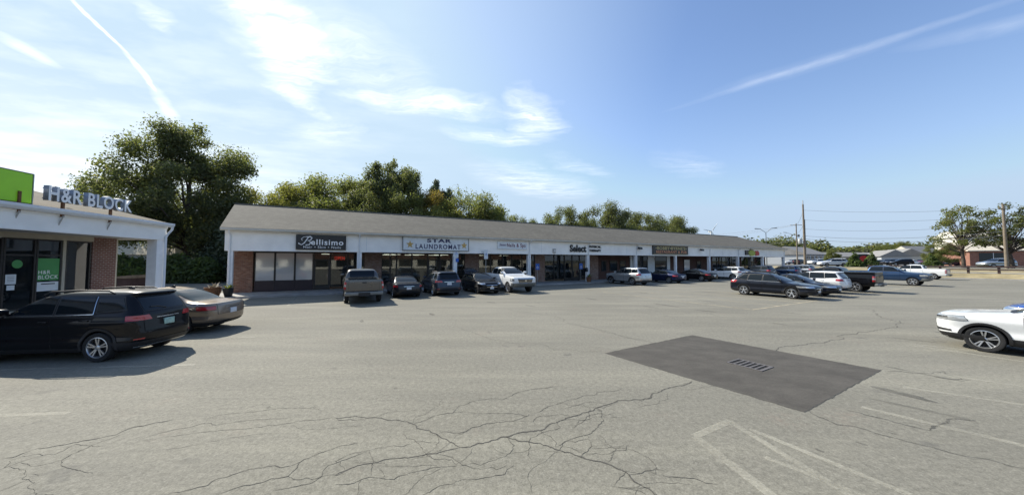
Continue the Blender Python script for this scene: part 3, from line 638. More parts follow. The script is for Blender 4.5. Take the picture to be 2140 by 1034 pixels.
PARTS = {}
def make_parts(tn):
    T = TYPES[tn]; L = T['L']; cx = L/2; sh = T['main']; cab = T.get('cab', sh); r = T['r']; parts = []
    ctr = Vector((cx, 0, .9))
    mb = MB(); sh.solid(mb, cx, T['clad'])
    mats = ['PAINT', M['brake'], M['plastic']]
    body = mb.mesh('body', [M['white'], M['brake'], M['plastic']])
    cuts = []
    for wx in T['wx']:
        for sd in (1, -1):
            c = MB(); c.lathe([(.001, 0), (r*1.13, 0), (r*1.13, .8), (.001, .8)], 32, 1)
            yy = .62 if not T.get('pickup') else .66
            c.xform(Matrix.Translation((wx-cx, yy if sd > 0 else -yy-.8, r+.01)))
            cuts.append(c.mesh('cut', [M['white'], M['brake'], M['plastic']]))
    if T.get('pickup'):
        c = MB(); c.box(.10-cx, 1.74-cx, -.78, .78, .80, 2.0, 2); cuts.append(c.mesh('cut', [M['white'], M['brake'], M['plastic']]))
    body = boolean(body, cuts); body.shade_smooth(); body.set_sharp_from_angle(angle=R(38))
    def add(name, me, mts, par=None): parts.append((name, me, mts, par)); return len(parts)-1
    bi = add('body', body, mats)
    if T.get('pickup'):
        mb = MB(); cab.solid(mb, cx); add('cab', mb.mesh('cab', M['white'], 38), ['PAINT'])
    # side glass, doors
    for sd in (1, -1):
        for w in T['win']:
            mb = MB()
            grid_patch(mb, lambda u, v: (lambda p: (p[0], sd*cab.side_y(p[0], p[1]), p[1]))(bil(grow(w, .028), u, v)), 8, 5, .003, cx, ctr, 1)
            grid_patch(mb, lambda u, v: (lambda p: (p[0], sd*cab.side_y(p[0], p[1]), p[1]))(bil(w, u, v)), 8, 5, .007, cx, ctr, 0)
            add('window', mb.mesh('window', [M['carglass'], M['plastic']], 60, fix=False), [M['carglass'], M['plastic']])
        for d, h in zip(T['door'], T['handles']):
            s2 = sh
            mb = MB()
            grid_patch(mb, lambda u, v: (lambda p: (p[0], sd*s2.side_y(p[0], p[1]), p[1]))(bil(grow(d, .010), u, v)), 8, 10, .0025, cx, ctr, 1)
            grid_patch(mb, lambda u, v: (lambda p: (p[0], sd*s2.side_y(p[0], p[1]), p[1]))(bil(d, u, v)), 8, 10, .006, cx, ctr, 0)
            di = add('door', mb.mesh('door', [M['white'], M['gap']], 60, fix=False), ['PAINT', M['gap']])
            mb = MB(); y = s2.side_y(h[0], h[1])*sd
            mb.cbox(h[0]-.10-cx, h[0]+.10-cx, min(y, y+sd*.04), max(y, y+sd*.04), h[1]-.016, h[1]+.016, .012)
            add('handle', mb.mesh('handle', M['white'], 40), ['PAINT'], di)
        # mirror
        mx, mz = T['mirror']; y = cab.side_y(mx, mz)
        mb = MB(); mb.cbox(mx-.07-cx, mx+.07-cx, y+.04, y+.27, mz-.02, mz+.13, .04)
        mb.box(mx-.03-cx, mx+.03-cx, y-.03, y+.08, mz-.03, mz+.02, 0)
        if sd < 0:
            for i in range(len(mb.v)): mb.v[i] = (mb.v[i][0], -mb.v[i][1], mb.v[i][2])
        add('wing_mirror', mb.mesh('wing_mirror', M['white'], 45), ['PAINT'])
        # lamps
        for e, key, nm, mt in (('r', 'tail', 'taillight', M['redlamp']), ('f', 'head', 'headlight', M['clearlamp'])):
            z0, z1, q0, q1 = T[key]; mb = MB()
            taper = .75 if key == 'tail' else .55
            def fn(u, v, g=0):
                q = (q0-g)+(q1-q0+2*g)*u; zz = z0-g+(z1-z0+2*g)*v
                if q > 1: zz = z1-(z1-zz)*(1-(1-taper)*min(1, (q-1)/.3)) if not T.get('pickup') else zz
                return sh.per(e, q, zz, sd)
            grid_patch(mb, lambda u, v: fn(u, v, .012), 16, 4, .003, cx, ctr, 1)
            grid_patch(mb, fn, 16, 4, .010, cx, ctr, 0)
            if key == 'head': grid_patch(mb, lambda u, v: fn(.1+.5*u, .25+.5*v), 6, 3, .013, cx, ctr, 2)
            add(nm, mb.mesh(nm, [mt, M['plastic'], M['chrome']], 60, fix=False), [mt, M['plastic'], M['chrome']])
            if T.get('pickup') and key == 'tail':
                mb = MB(); grid_patch(mb, lambda u, v: fn(u, .36+.26*v), 10, 3, .012, cx, ctr, 0)
                add('reversing_light', mb.mesh('reversing_light', M['clearlamp'], 60, fix=False), [M['clearlamp']])
        # wheel arch trim
        if T['arch']:
            for wx in T['wx']:
                mb = MB(); k = 0; n = 22; ra = r*1.12; rb = ra+T['arch']
                for i in range(n+1):
                    th = math.pi*(-.06+1.12*i/n)
                    for (rad, of) in ((ra-.01, -.03), (ra-.004, .014), (rb, .014), (rb+.004, -.01)):
                        x = wx+rad*math.cos(th); z = r+.01+rad*math.sin(th); z = max(z, sh.zs[0])
                        mb.v.append((x-cx, sd*(sh.side_y(x, max(z, .32))+of), z))
                for i in range(n):
                    for j in range(3): mb.f.append((i*4+j, i*4+j+1, i*4+j+5, i*4+j+4)); mb.m.append(0)
                add('wheel_arch', mb.mesh('wheel_arch', M['plastic'], 50), [M['plastic']])
        # bright strip under the windows
        if tn in ('suv', 'sedan', 'bigsuv', 'wagon'):
            mb = MB(); w0 = T['win'][0]; w1 = T['win'][1]
            pts = [(w0[1][0], w0[1][1]-.035), (w0[0][0], w0[0][1]-.03), (w1[0][0]-.02, w1[0][1]-.03)]
            pts += [(w1[3][0]-.05, w1[3][1]+.01)] if tn == 'suv' else []
            P = []
            for a, b in zip(pts, pts[1:]):
                for i in range(7):
                    x = a[0]+(b[0]-a[0])*i/6; z = a[1]+(b[1]-a[1])*i/6; P.append((x-cx, sd*(cab.side_y(x, z)+.006), z))
            mb.tube(P, .011, 6); add('window_trim', mb.mesh('window_trim', M['chrome'], 50), [M['chrome']])
    # windscreen and rear glass
    for e, key, nm in (('f', 'ws', 'windscreen'), ('r', 'rg', 'rear_window')):
        z0, z1, yw = T[key]; mb = MB()
        def fn(u, v, g=0):
            z = z0-g+(z1-z0+2*g)*v; wz = cab.w(z); y = (2*u-1)*(min(yw, wz-.075)+g)
            return (cab.end_x(y, z, e), y, z)
        grid_patch(mb, lambda u, v: fn(u, v, .022), 14, 8, .003, cx, ctr, 1)
        grid_patch(mb, fn, 14, 8, .008, cx, ctr, 0)
        add(nm, mb.mesh(nm, [M['carglass'], M['plastic']], 60, fix=False), [M['carglass'], M['plastic']])
    # tailgate / boot lid panel
    z0t = T['hitch']-.16 if not T.get('pickup') else .74; z1t = (T['rg'][0]-.05) if not T.get('pickup') else 1.335
    if tn == 'sedan': z0t, z1t = .60, .93
    mb = MB(); yw = .66 if not T.get('pickup') else .77
    fn = lambda u, v, g=0: (lambda z, y: (sh.end_x(y, z, 'r'), y, z))(z0t-g+(z1t-z0t+2*g)*v, (2*u-1)*(yw+g))
    grid_patch(mb, lambda u, v: fn(u, v, .009), 12, 8, .003, cx, ctr, 1); grid_patch(mb, fn, 12, 8, .006, cx, ctr, 0)
    ti = add('tailgate' if tn != 'sedan' else 'boot_lid', mb.mesh('tailgate', [M['white'], M['gap']], 60, fix=False), ['PAINT', M['gap']])
    # badge strip
    if not T.get('pickup'):
        zz = T['hitch']+.13; mb = MB()
        grid_patch(mb, lambda u, v: (lambda z, y: (sh.end_x(y, z, 'r'), y, z))(zz-.012+.024*v, (2*u-1)*.34), 8, 1, .014, cx, ctr, 0)
        add('trim_strip', mb.mesh('trim_strip', M['chrome'], 60, fix=False), [M['chrome']], ti)
        mb = MB(); zp = T['rg'][0]+.02
        mb.tube([(sh.end_x(0, zp, 'r')-cx-.02, 0, zp), (sh.end_x(.2, zp+.06, 'r')-cx-.025, .22, zp+.05), (sh.end_x(.4, zp+.06, 'r')-cx-.025, .42, zp+.06)], .012, 6)
        if tn != 'sedan': add('wiper', mb.mesh('wiper', M['plastic'], 50), [M['plastic']])
    else:
        mb = MB(); x = sh.end_x(0, 1.2, 'r')-cx; mb.cbox(x-.02, x+.02, -.11, .11, 1.16, 1.23, .01)
        add('handle', mb.mesh('handle', M['plastic'], 40), [M['plastic']], ti)
    # number plates
    for e in 'rf':
        zz = T['hitch'] if e == 'r' else (.50 if not T.get('pickup') else .70); x = sh.end_x(0, zz, e)-cx; sg = -1 if e == 'r' else 1
        if T.get('pickup') and e == 'r': x -= .11
        mb = MB(); mb.cbox(min(x-.01*sg, x+.028*sg), max(x-.01*sg, x+.028*sg), -.155, .155, zz-.078, zz+.078, .006)
        add('number_plate', mb.mesh('number_plate', M['plate'], 40), [M['plate']])
    # grille with bars
    z0, z1, yw = T['grille']; mb = MB()
    grid_patch(mb, lambda u, v: (lambda z, y: (sh.end_x(y, z, 'f'), y, z))(z0+(z1-z0)*v, (2*u-1)*yw*(1-.18*(1-v))), 12, 5, .006, cx, ctr, 0)
    nb = 2 if not T.get('pickup') else 3
    for i in range(nb):
        f0 = (i+.55)/(nb+.1); f1 = f0+.08
        grid_patch(mb, lambda u, v: (lambda z, y: (sh.end_x(y, z, 'f'), y, z))(z0+(z1-z0)*(f0+(f1-f0)*v), (2*u-1)*yw*(1-.18*(1-f0))), 12, 1, .016, cx, ctr, 1)
    grid_patch(mb, lambda u, v: (lambda z, y: (sh.end_x(y, z, 'f'), y, z))((z0+z1)/2-.05+.10*v, (2*u-1)*.08), 4, 2, .022, cx, ctr, 1)
    add('grille', mb.mesh('grille', [M['gap'], M['chrome']], 60, fix=False), [M['gap'], M['chrome']])
    # bumpers
    for e in 'fr':
        mb = MB()
        if T.get('pickup'):
            z0b, z1b = (.46, .76) if e == 'f' else (.50, .72)
            for sd in (1, -1):
                grid_patch(mb, lambda u, v: sh.per(e, -1+2.15*u, z0b+(z1b-z0b)*v, sd)+Vector(((.10*(1 if e == 'f' else -1.5)) if -1+2.15*u < 1 else .10*(1 if e == 'f' else -1.5), 0, 0)), 14, 4, .006, cx, ctr, 0)
                xx = .12 if e == 'r' else -.2
            if e == 'r':
                mb = MB(); mb.cbox(-.14-cx, .08-cx, -.97, .97, .50, .70, .03, 0); mb.box(-.145-cx, -.06-cx, -.30, .30, .46, .66, 1)
                mb.box(-.13-cx, .02-cx, -.7, .7, .702, .71, 1)
            mt = [M['steel'], M['plastic']]
        else:
            zc = T['clad'] or .34
            for sd in (1, -1):
                grid_patch(mb, lambda u, v: sh.per(e, -1+2.35*u, sh.zs[0]+.03+(zc-sh.zs[0]-.02)*v, sd), 14, 4, .012, cx, ctr, 0)
                q = (-.15, .75) if e == 'f' else (.2, .62)
                grid_patch(mb, lambda u, v: sh.per(e, q[0]+(q[1]-q[0])*u, zc+.05+(.10 if e == 'f' else .035)*v*(1-.4*u), sd), 8, 3, .007, cx, ctr, 0 if e == 'f' else 1)
            mt = [M['plastic'], M['redlamp']]
            if tn == 'sedan' and e == 'r': mt = [M['plastic'], 'PAINT']
            if T['clad']: # bright lower lip
                for sd in (1, -1): grid_patch(mb, lambda u, v: sh.per(e, -1+1.5*u, sh.zs[0]+.085+.03*v, sd), 10, 1, .018, cx, ctr, 2)
            mt = mt+[M['alloy']]
        add('bumper', mb.mesh('bumper', [m if m != 'PAINT' else M['white'] for m in mt], 50, fix=False), mt)
    # roof gear
    if T['rails']:
        for sd in (1, -1):
            mb = MB(); zz = T['main'].zs[-1]; w = sh.w(zz-.075)
            x0, x1 = (.85, 2.45) if tn != 'wagon' else (1.05, 2.6)
            mb.tube([(x0-cx, sd*w, zz-.07), (x0+.12-cx, sd*w, zz-.005), ((x0+x1)/2-cx, sd*w, zz+.015), (x1-.14-cx, sd*w, zz-.02), (x1-cx, sd*w, zz-.09)], .02, 8)
            add('roof_rail', mb.mesh('roof_rail', M['plastic'] if tn != 'suv' else M['plastic'], 50), [M['plastic']])
    if not T.get('pickup'):
        mb = MB(); zz = cab.zs[-1]; xa = .95 if tn != 'sedan' else 1.95
        mb.prism([(xa-cx, zz-.03), (xa+.20-cx, zz-.02), (xa+.05-cx, zz+.055), (xa+.015-cx, zz+.05)], -.02, .02, 'y'); add('antenna', mb.mesh('antenna', M['plastic'], 40), [M['plastic']])
    # wheels
    ty = tyre_mesh(r); rm = rim_mesh(T['rim'], r)
    for wx in T['wx']:
        for sd in (1, -1): parts.append(('wheel', ty, [M['rubber']], None, (wx-cx, sd*T['track'], r), 0 if sd > 0 else math.pi)); parts.append(('rim', rm, None, len(parts)-1))
    return parts
SMALL = {'body', 'cab', 'window', 'windscreen', 'rear_window', 'wheel', 'rim', 'taillight', 'headlight', 'tailgate', 'bumper', 'boot_lid'}
def car(name, tn, pname, loc, head, label, cat, group=None, scale=1.0, zs=1.0, small=False, plate=None, z=0.0, wide=1.0):
    """head: direction the nose points, radians from +x"""
    if tn not in PARTS: PARTS[tn] = make_parts(tn)
    root = thing(name, label, cat, (loc[0], loc[1], z), head, group)
    made = []
    for p in PARTS[tn]:
        nm, me, mats, par = p[:4]
        if small and nm not in SMALL: made.append(None); continue
        o = obj(nm, me, made[par] if par is not None else root)
        if len(p) > 4: o.location = p[4]; o.rotation_euler = (0, 0, p[5])
        if mats:
            for i, m in enumerate(mats):
                if m == 'PAINT': o.material_slots[i].link = 'OBJECT'; o.material_slots[i].material = PAINT[pname]
                elif nm == 'body' and i > 0: pass
        if nm == 'number_plate' and plate: o.material_slots[0].link = 'OBJECT'; o.material_slots[0].material = plate
        made.append(o)
    root.scale = (scale, scale*wide, zs*scale)
    return root
# ------------------------------------------------------------------ ground
def sheet(name, pts, z, mat):
    mb = MB(); mb.quad([(p[0], p[1], z) for p in pts]); return struct(mb.build(name, mat))
TB = [(-2500, -.03), (79.0, -.03), (79.2, .16), (80.6, .72), (83, .80), (88, 1.25), (2500, 1.25)]
mb = MB()
for (ta, za), (tb, zb) in zip(TB, TB[1:]):
    ns = [-2500, -400, -120, -60, -30, 0, 30, 60, 120, 400, 2500]
    for na, nb in zip(ns, ns[1:]): mb.quad([W(ta, na, za), W(ta, nb, za), W(tb, nb, zb), W(tb, na, zb)])
struct(mb.build('ground', M['earth']))
mb = MB(); mb.quad([W(79.03, -60, .15), W(79.03, 90, .15), W(80.6, 90, .73), W(80.6, -60, .73)]); mb.quad([W(80.6, -60, .73), W(80.6, 90, .73), W(83, 90, .81), W(83, -60, .81)])
mb.quad([W(83, -60, .81), W(83, 90, .81), W(88, 90, 1.26), W(88, -60, 1.26)]); mb.quad([W(88, -90, 1.26), W(88, 120, 1.26), W(90, 120, 1.26), W(90, -90, 1.26)])
struct(mb.build('verge', M['grass']))
sheet('parking_lot', [W(-60, -27), W(-60, 95), W(78.7, 95), W(78.7, -27)], 0, M['asphalt'])
mb = MB(); a = [W(78.7, -60), W(78.7, 90), W(79.0, 90), W(79.0, -60)]
mb.v = [tuple(p+Vector((0, 0, -.05))) for p in a]+[tuple(p+Vector((0, 0, .16))) for p in a]
mb.f = [(4, 5, 6, 7), (0, 1, 5, 4), (2, 3, 7, 6), (1, 2, 6, 5), (3, 0, 4, 7)]; mb.m = [0]*5
struct(mb.build('kerb', M['concrete']))
mb = MB(); mb.quad([W(81.1, -60, .765), W(81.1, 90, .765), W(82.6, 90, .815), W(82.6, -60, .815)]); struct(mb.build('pavement', M['concrete']))
sheet('road', [W(90, -400), W(90, 400), W(101, 400), W(101, -400)], 1.262, M['road'])
mb = MB()
for tt in (95.4, 95.7): mb.quad([W(tt, -300, 1.268), W(tt, 300, 1.268), W(tt+.12, 300, 1.268), W(tt+.12, -300, 1.268)])
struct(mb.build('road_marking', pr('road_yellow', (.5, .38, .08), .8, var=.1)))
sheet('dealer_lot', [W(108, -120), W(108, 140), W(190, 140), W(190, -120)], 1.264, M['road'])
# cracks in the asphalt, with a web of hairlines round the main ones
mb = MB()
qc = random.Random(21); HAIR = []
for i in range(30):
    src = CRACKS[qc.choice((0, 0, 0, 1, 2, 6, 6, 10, 13, 18, 33, 34))][1]; k = qc.randrange(len(src)-1)
    p = Vector(src[k]).lerp(Vector(src[k+1]), qc.random()); th = qc.uniform(0, 6.283); pts = [tuple(p)]
    for j in range(qc.randint(3, 6)):
        th += qc.gauss(0, .5); p = p+Vector((math.cos(th), math.sin(th)))*qc.uniform(.10, .28); pts.append(tuple(p))
    HAIR.append((qc.uniform(.007, .012), pts))
CRACKS = CRACKS+HAIR
for w, pts in CRACKS:
    P = [Vector((x, y, 0)) for x, y in pts]; fine = []
    def rag(a, b, k):
        L = (b-a).length
        if L < .045 or k > 5: fine.append(a); return
        d = b-a; m_ = a.lerp(b, rnd.uniform(.4, .6))+Vector((-d.y, d.x, 0))*rnd.gauss(0, .085)
        rag(a, m_, k+1); rag(m_, b, k+1)
    for a, b in zip(P, P[1:]): rag(a, b, 0)
    fine.append(P[-1]); tot = len(fine)
    wn = [rnd.choice((.25, .5, .7, .9, 1.0, 1.2, 1.5)) for _ in range(tot)]; wv = lambda j: (wn[j]+wn[max(j-1, 0)]+wn[min(j+1, tot-1)])/3
    for i in range(tot-1):
        a, b = fine[i], fine[i+1]; d = (b-a).normalized(); s = Vector((-d.y, d.x, 0))
        tap = lambda j: (.35+.65*min(1, min(j, tot-1-j)/4))
        w = w*1.0; ws_ = w*(.36 if w > .02 else .25); wa = ws_*tap(i)*wv(i); wb = ws_*tap(i+1)*wv(i+1)
        z = .003
        mb.quad([tuple(a-s*wa+Vector((0, 0, z))), tuple(a+s*wa+Vector((0, 0, z))), tuple(b+s*wb+Vector((0, 0, z))), tuple(b-s*wb+Vector((0, 0, z)))], 1 if w > .045 else 0)
struct(mb.build('pavement_cracks', [M['crack'], M['sealed']], fix=False))
# repair patch round the drain
pc = [(2.43, 8.50), (5.84, 10.55), (8.11, 7.21), (4.65, 5.24)]
mb = MB(); ring = []
for i in range(4):
    a = Vector(pc[i]+(0,)); b = Vector(pc[(i+1) % 4]+(0,))
    for j in range(30):
        q = a.lerp(b, j/30); k = .010 if j else 0; ring.append((q.x+rnd.uniform(-k, k), q.y+rnd.uniform(-k, k), .005))
mb.quad(ring); struct(mb.build('asphalt_patch', M['patch'], fix=False))
mb = MB(); n = len(ring)
for i in range(n):
    a = Vector(ring[i]); b = Vector(ring[(i+1) % n]); c = Vector((5.26, 7.87, .005)); u = (a-c).normalized(); v = (b-c).normalized(); w = rnd.uniform(.01, .035)
    mb.quad([a+Vector((0, 0, .002)), a+u*w+Vector((0, 0, -.0015)), b+v*w+Vector((0, 0, -.0015)), b+Vector((0, 0, .002))])
struct(mb.build('patch_seam', M['crack'], fix=False))
# drain grate
gc = Vector((5.48, 7.55, 0)); ga = R(30-90)
t = thing('drain_grate', 'rusty iron drain grate set in the dark asphalt patch', 'drain', (gc.x, gc.y, .006), ga)
mb = MB()
mb.box(-.36, .36, -.28, -.24, 0, .012); mb.box(-.36, .36, .24, .28, 0, .012); mb.box(-.36, -.32, -.24, .24, 0, .012); mb.box(.32, .36, -.24, .24, 0, .012)
for i in range(6): x = -.32+.64*(i+.5)/6-.0; mb.box(x-.018+.05, x+.018+.05, -.24, .24, .001, .011)
mb.build('frame', M['iron'], t)
mb = MB(); mb.box(-.32, .32, -.24, .24, .0, .002); mb.build('pit', M['pit'], t)
# painted lines
mb = MB()
def line(a, b, w=.10, z=.004, curve=0):
    a = Vector((a[0], a[1], z)); b = Vector((b[0], b[1], z)); d = (b-a).normalized(); s = Vector((-d.y, d.x, 0))*w/2
    n = 12
    for i in range(n):
        p = a.lerp(b, i/n); q = a.lerp(b, (i+1)/n)
        mb.quad([p-s, p+s, q+s, q-s])
line((-13.5, 7.01), (-7.32, 7.57), .10); line((-12.0, 4.76), (-6.98, 5.2), .10); line((-15.5, 9.6), (-8.1, 10.3), .10)
for i in range(9): tt = 3.8+2.75*i; line(W(tt, 1.3), W(tt, 6.2), .09)
# hatched end of the near row, half worn away
line((2.50, 4.52), (3.28, 4.95), .11); line((2.50, 4.52), (2.78, 2.6), .13); line((3.26, 4.94), (3.62, 2.3), .10)
line((3.40, 4.72), (4.20, 3.2), .09); line((3.1, 4.05), (3.75, 3.2), .08)
line((5.75, 5.41), (6.9, 4.0), .11); line((7.45, 6.25), (8.75, 5.35), .10); line((9.0, 7.0), (10.2, 5.9), .10); line((11.52, 9.47), (12.6, 8.55), .10)
for tt in (20.5, 23.2, 25.9, 28.6, 31.3): line(W(tt, 24.3), W(tt, 29.5), .10)
struct(mb.build('parking_lines', M['line'], fix=False))
mb = MB()
e0 = W(24.07, 18.69); e1 = W(60, 18.5)
line(e0, e1, .10)
for i in range(13):
    tt = 24.1+2.75*i; a = W(tt, 18.6); b = W(tt, 13.6); line(a, b, .10)
for i in range(9): tt = 24.1+2.75*i; line(W(tt, 13.5), W(tt, 8.6), .09)
struct(mb.build('stall_lines', M['line_yellow'], fix=False))
# oil and tar stains
mb = MB(); q_ = random.Random(8)
STAINS = [(8.35, 17.6, .9, .16), (9.3, 15.6, .5, .12), (11.6, 19.5, .6, .10), (7.2, 16.9, .45, .10), (7.05, 5.95, .42, .13), (6.6, 5.35, .55, .07), (12.2, 9.9, .5, .06), (8.6, 7.3, .22, .05), (8.9, 6.7, .2, .05), (10.2, 12.4, .3, .06), (12.8, 15.0, .5, .08),
  (-3.6, 14.6, .35, .1), (1.0, 17.3, .4, .1), (-6.0, 13.0, .3, .08), (15.2, 25.0, .6, .15), (5.0, 20.5, .5, .12), (-1.2, 18.8, .4, .12), (9.8, 24.5, .6, .14), (3.9, 4.2, .05, .03), (4.6, 4.35, .06, .03), (5.3, 4.6, .05, .02), (-2.2, 6.2, .05, .04), (1.4, 5.3, .06, .04), (-4.0, 5.4, .05, .03)]
for x, y, a, b_ in STAINS:
    th = R(-58)+q_.uniform(-.25, .25); poly = []
    for i in range(18):
        f = 2*math.pi*i/18; r_ = q_.uniform(.75, 1.2); u, v = a*r_*math.cos(f), b_*r_*math.sin(f)
        poly.append((x+u*math.cos(th)-v*math.sin(th), y+u*math.sin(th)+v*math.cos(th), .0035))
    mb.quad(poly)
struct(mb.build('oil_stains', M['stain'], fix=False))
# walk in front of the shops
def wbox(name, t0, t1, n0, n1, z0, z1, mat):
    mb = MB(); mb.box(t0, t1, -n1, -n0, z0, z1); return mb.build(name, mat, None, loc=P0, rotz=ANG)
struct(wbox('walkway', -1.2, 76.6, -3.0, .62, -.05, .12, M['concrete']))

# ------------------------------------------------------------------ long shop row
b = thing('shop_row', 'long low white shop building with grey shingled roof and brick piers', 'building', P0, ANG)
SB = 2.8   # storefront set back under the canopy
def bx(name, x0, x1, y0, y1, z0, z1, mat, par=b):
    mb = MB(); mb.box(x0, x1, y0, y1, z0, z1); return mb.build(name, mat, par)
# roof: front slope, back slope, hip at the far end
mb = MB(); ey, ez, ry, rz, by_, bz = -.34, 4.44, 5.0, 6.70, 14.6, 4.44
A0 = (-.48, ey, ez); A1 = (76.0, ey, ez); B0 = (-.95, ry, rz); B1 = (70.6, ry, rz); C0 = (-.48, by_, bz); C1 = (76.0, by_, bz)
up = lambda p, d: (p[0], p[1], p[2]+d)
for q in ((A0, A1, B1, B0), (B0, B1, C1, C0), (A1, C1, B1)): mb.quad([up(p, .10) for p in q])
for q in ((A0, B0, B1, A1), (B0, C0, C1, B1), (A1, B1, C1)): mb.quad([up(p, -.02) for p in q], 1)
for p, q in ((A0, A1), (A1, C1), (C1, C0), (C0, B0), (B0, A0)): mb.quad([up(p, -.02), up(q, -.02), up(q, .10), up(p, .10)], 1 if (p, q) != (A0, A1) else 0)
mb.build('roof', [M['shingle'], M['white']], b)
mb = MB(); mb.tube([up(B0, .11), up(B1, .11)], .07, 6); mb.build('ridge_cap', M['shingle'], b)
mb = MB(); k = .46
mb.prism([(ey-.13, ez-.02), (ey-.13, ez+.07), (ey-.11, ez+.07), (ey-.11, ez), (ey, ez), (ey, ez-.09), (ey-.06, ez-.09)], -.45, 75.97, 'x'); mb.build('gutter', M['gutter'], b, 30)
mb = MB(); mb.box(-.30, 75.85, .0, .14, 3.06, 4.40); mb.box(-.28, 75.83, -.025, -.002, 4.27, 4.40, 0)
mb.box(-.28, 75.83, -.02, -.002, 3.06, 3.16)
for i in range(1, 19): mb.box(4.03*i-.015, 4.03*i+.015, -.006, -.001, 3.17, 4.26, 1)
mb.build('fascia', [M['fascia'], M['signwhite']], b)
for x0, x1 in ((-.30, -.16), (75.71, 75.85)): bx('end_fascia', x0, x1, .142, SB+.1, 3.06, 4.40, M['fascia'])
bx('soffit', -.15, 75.70, .142, SB+.3, 3.10, 3.16, M['soffit'])
# end gables and walls
mb = MB(); mb.prism([(.0, 4.40), (14.4, 4.40), (5.0, 6.62)], -.26, -.10, 'x'); mb.build('gable', M['siding'], b)
bx('end_wall', -.26, .0, SB+.12, 14.3, 0, 4.40, M['brick_c']); bx('end_wall', 75.0, 75.25, SB+.05, 14.3, 0, 4.40, M['brick_c']); bx('back_wall', .0, 75.0, 14.0, 14.3, 0, 4.40, M['brick_c'])
mb = MB(); mb.box(.0, 75.0, 9.0, 9.1, .12, 3.1); mb.box(.0, 75.0, SB+.32, 9.0, 3.02, 3.08); mb.box(.0, 75.0, SB+.2, 9.0, .10, .13)
for x in (8.8, 17.7, 25.7, 33.6, 40.0, 48.2, 57.8): mb.box(x-.06, x+.06, SB+.3, 9.0, .13, 3.02, 1)
mb.build('interior', [M['intwall'], M['intdark']], b)
for x in (19.4, 22.6, 27.6, 31.0, 60.0, 63.5, 68.5, 72.0): bx('ceiling_light', x-.6, x+.6, 5.0, 5.14, 2.97, 3.01, M['fluor'])  # strips added to brighten the dark interiors of the other shops
for i, x in enumerate((10.6, 12.8, 15.2)):
    for y in (4.4, 6.6): bx('ceiling_light', x-.7, x+.7, y, y+.14, 2.97, 3.01, M['fluor'])
for x in (2.6, 5.2): bx('ceiling_light', x-.3, x+.3, 5.4, 5.7, 2.97, 3.01, M['fluor'])  # salon panels, likewise added to brighten the interior
# posts with downspouts
for i in range(11):
    x = 7.585*i+(.0 if i < 10 else -.35)
    wd = .16 if i in (1, 2, 3, 4, 5, 7, 8, 9, 10) else .13
    p = bx('post', x-wd, x+wd, .02, .02+2*wd, .12, 3.06, M['post'])
    if i in (0, 1, 3, 4, 5, 7, 8, 10):
        mb = MB(); s = x-.02
        mb.tube([(s, -.42, 4.36), (s, -.40, 4.28), (s, -.10, 4.14), (s, -.06, 4.02), (s, -.06, .40), (s, -.07, .30), (s, -.24, .16)], .045, 6)
        mb.build('downspout', M['white'], p, 40)
# brick piers
for x0, x1, mt in ((-.50, .70, 'brick_a'), (8.14, 9.47, 'brick_b'), (17.05, 18.47, 'brick_b'), (25.1, 26.38, 'brick_b'), (33.0, 34.3, 'brick_b'), (57.5, 58.4, 'brick_c'), (65.75, 66.9, 'brick_c'), (73.8, 75.0, 'brick_c')):
    bx('brick_pier', x0, x1, SB-.12, SB+.30, .12, 3.10, M[mt])
for x0, x1 in ((34.33, 40.0), (48.2, 57.47)): bx('brick_wall', x0, x1, SB+.10, SB+.32, .12, 3.10, M['brick_c'])
# shopfront openings
def window(x0, x1, z0=.30, z1=3.05, glass='glass', mull=(), par=b, y=SB, fr='frame', name='window'):
    f = .055; mb = MB(); d0, d1 = y-.04, y+.05
    mb.box(x0, x0+f, d0, d1, z0, z1); mb.box(x1-f, x1, d0, d1, z0, z1); mb.box(x0+f, x1-f, d0, d1, z1-f, z1); mb.box(x0+f, x1-f, d0, d1, z0, z0+f)
    for z in mull: mb.box(x0+f, x1-f, d0+.01, d1-.01, z-.03, z+.03)
    w = mb.build(name, M[fr], par)
    mb = MB(); mb.box(x0+f, x1-f, y, y+.008, z0+f, z1-f); mb.build('pane', M[glass], w)
    return w
def door(x0, x1, glass='glass', par=b, y=SB):
    w = window(x0, x1, .13, 3.05, glass, (2.45,), par, y, name='door')
    mb = MB(); s = .075; mb.box(x0+.055, x0+s+.055, y-.03, y+.03, .20, 2.42); mb.box(x1-s-.055, x1-.055, y-.03, y+.03, .20, 2.42); mb.box(x0+s+.055, x1-s-.055, y-.03, y+.03, .19, .42)
    mb.build('door_frame', M['frame'], w)
    mb = MB(); mb.tube([(x1-.20, y-.05, 1.0), (x1-.20, y-.09, 1.02), (x1-.20, y-.09, 1.36), (x1-.20, y-.05, 1.38)], .014, 6); mb.build('handle', M['chrome'], w, 40)
    return w
for x0, x1 in ((.78, 2.0), (2.0, 3.25), (3.25, 4.46)):
    window(x0+.005, x1-.005, .88, 3.05, 'glass_pale'); bx('base_panel', x0+.005, x1-.005, SB-.03, SB+.05, .12, .875, M['kick'])
door(4.48, 5.62)
for x0, x1 in ((5.64, 6.86), (6.88, 8.12), (9.49, 10.18), (10.2, 10.70), (10.72, 12.02), (12.04, 13.44), (15.71, 17.03), (18.5, 19.81), (19.83, 21.17), (22.27, 23.49), (23.51, 25.08), (26.4, 27.7), (27.72, 29.16), (31.44, 32.98)): window(x0, x1)
for x0, x1 in ((13.46, 14.54), (14.56, 15.69), (21.19, 22.25), (29.18, 30.29), (30.31, 31.42)): door(x0, x1)
for x0, x1 in ((35.0, 35.8), (36.4, 37.7), (38.2, 39.2)): window(x0, x1, 1.1, 2.4, 'glass_dark', y=SB+.06)
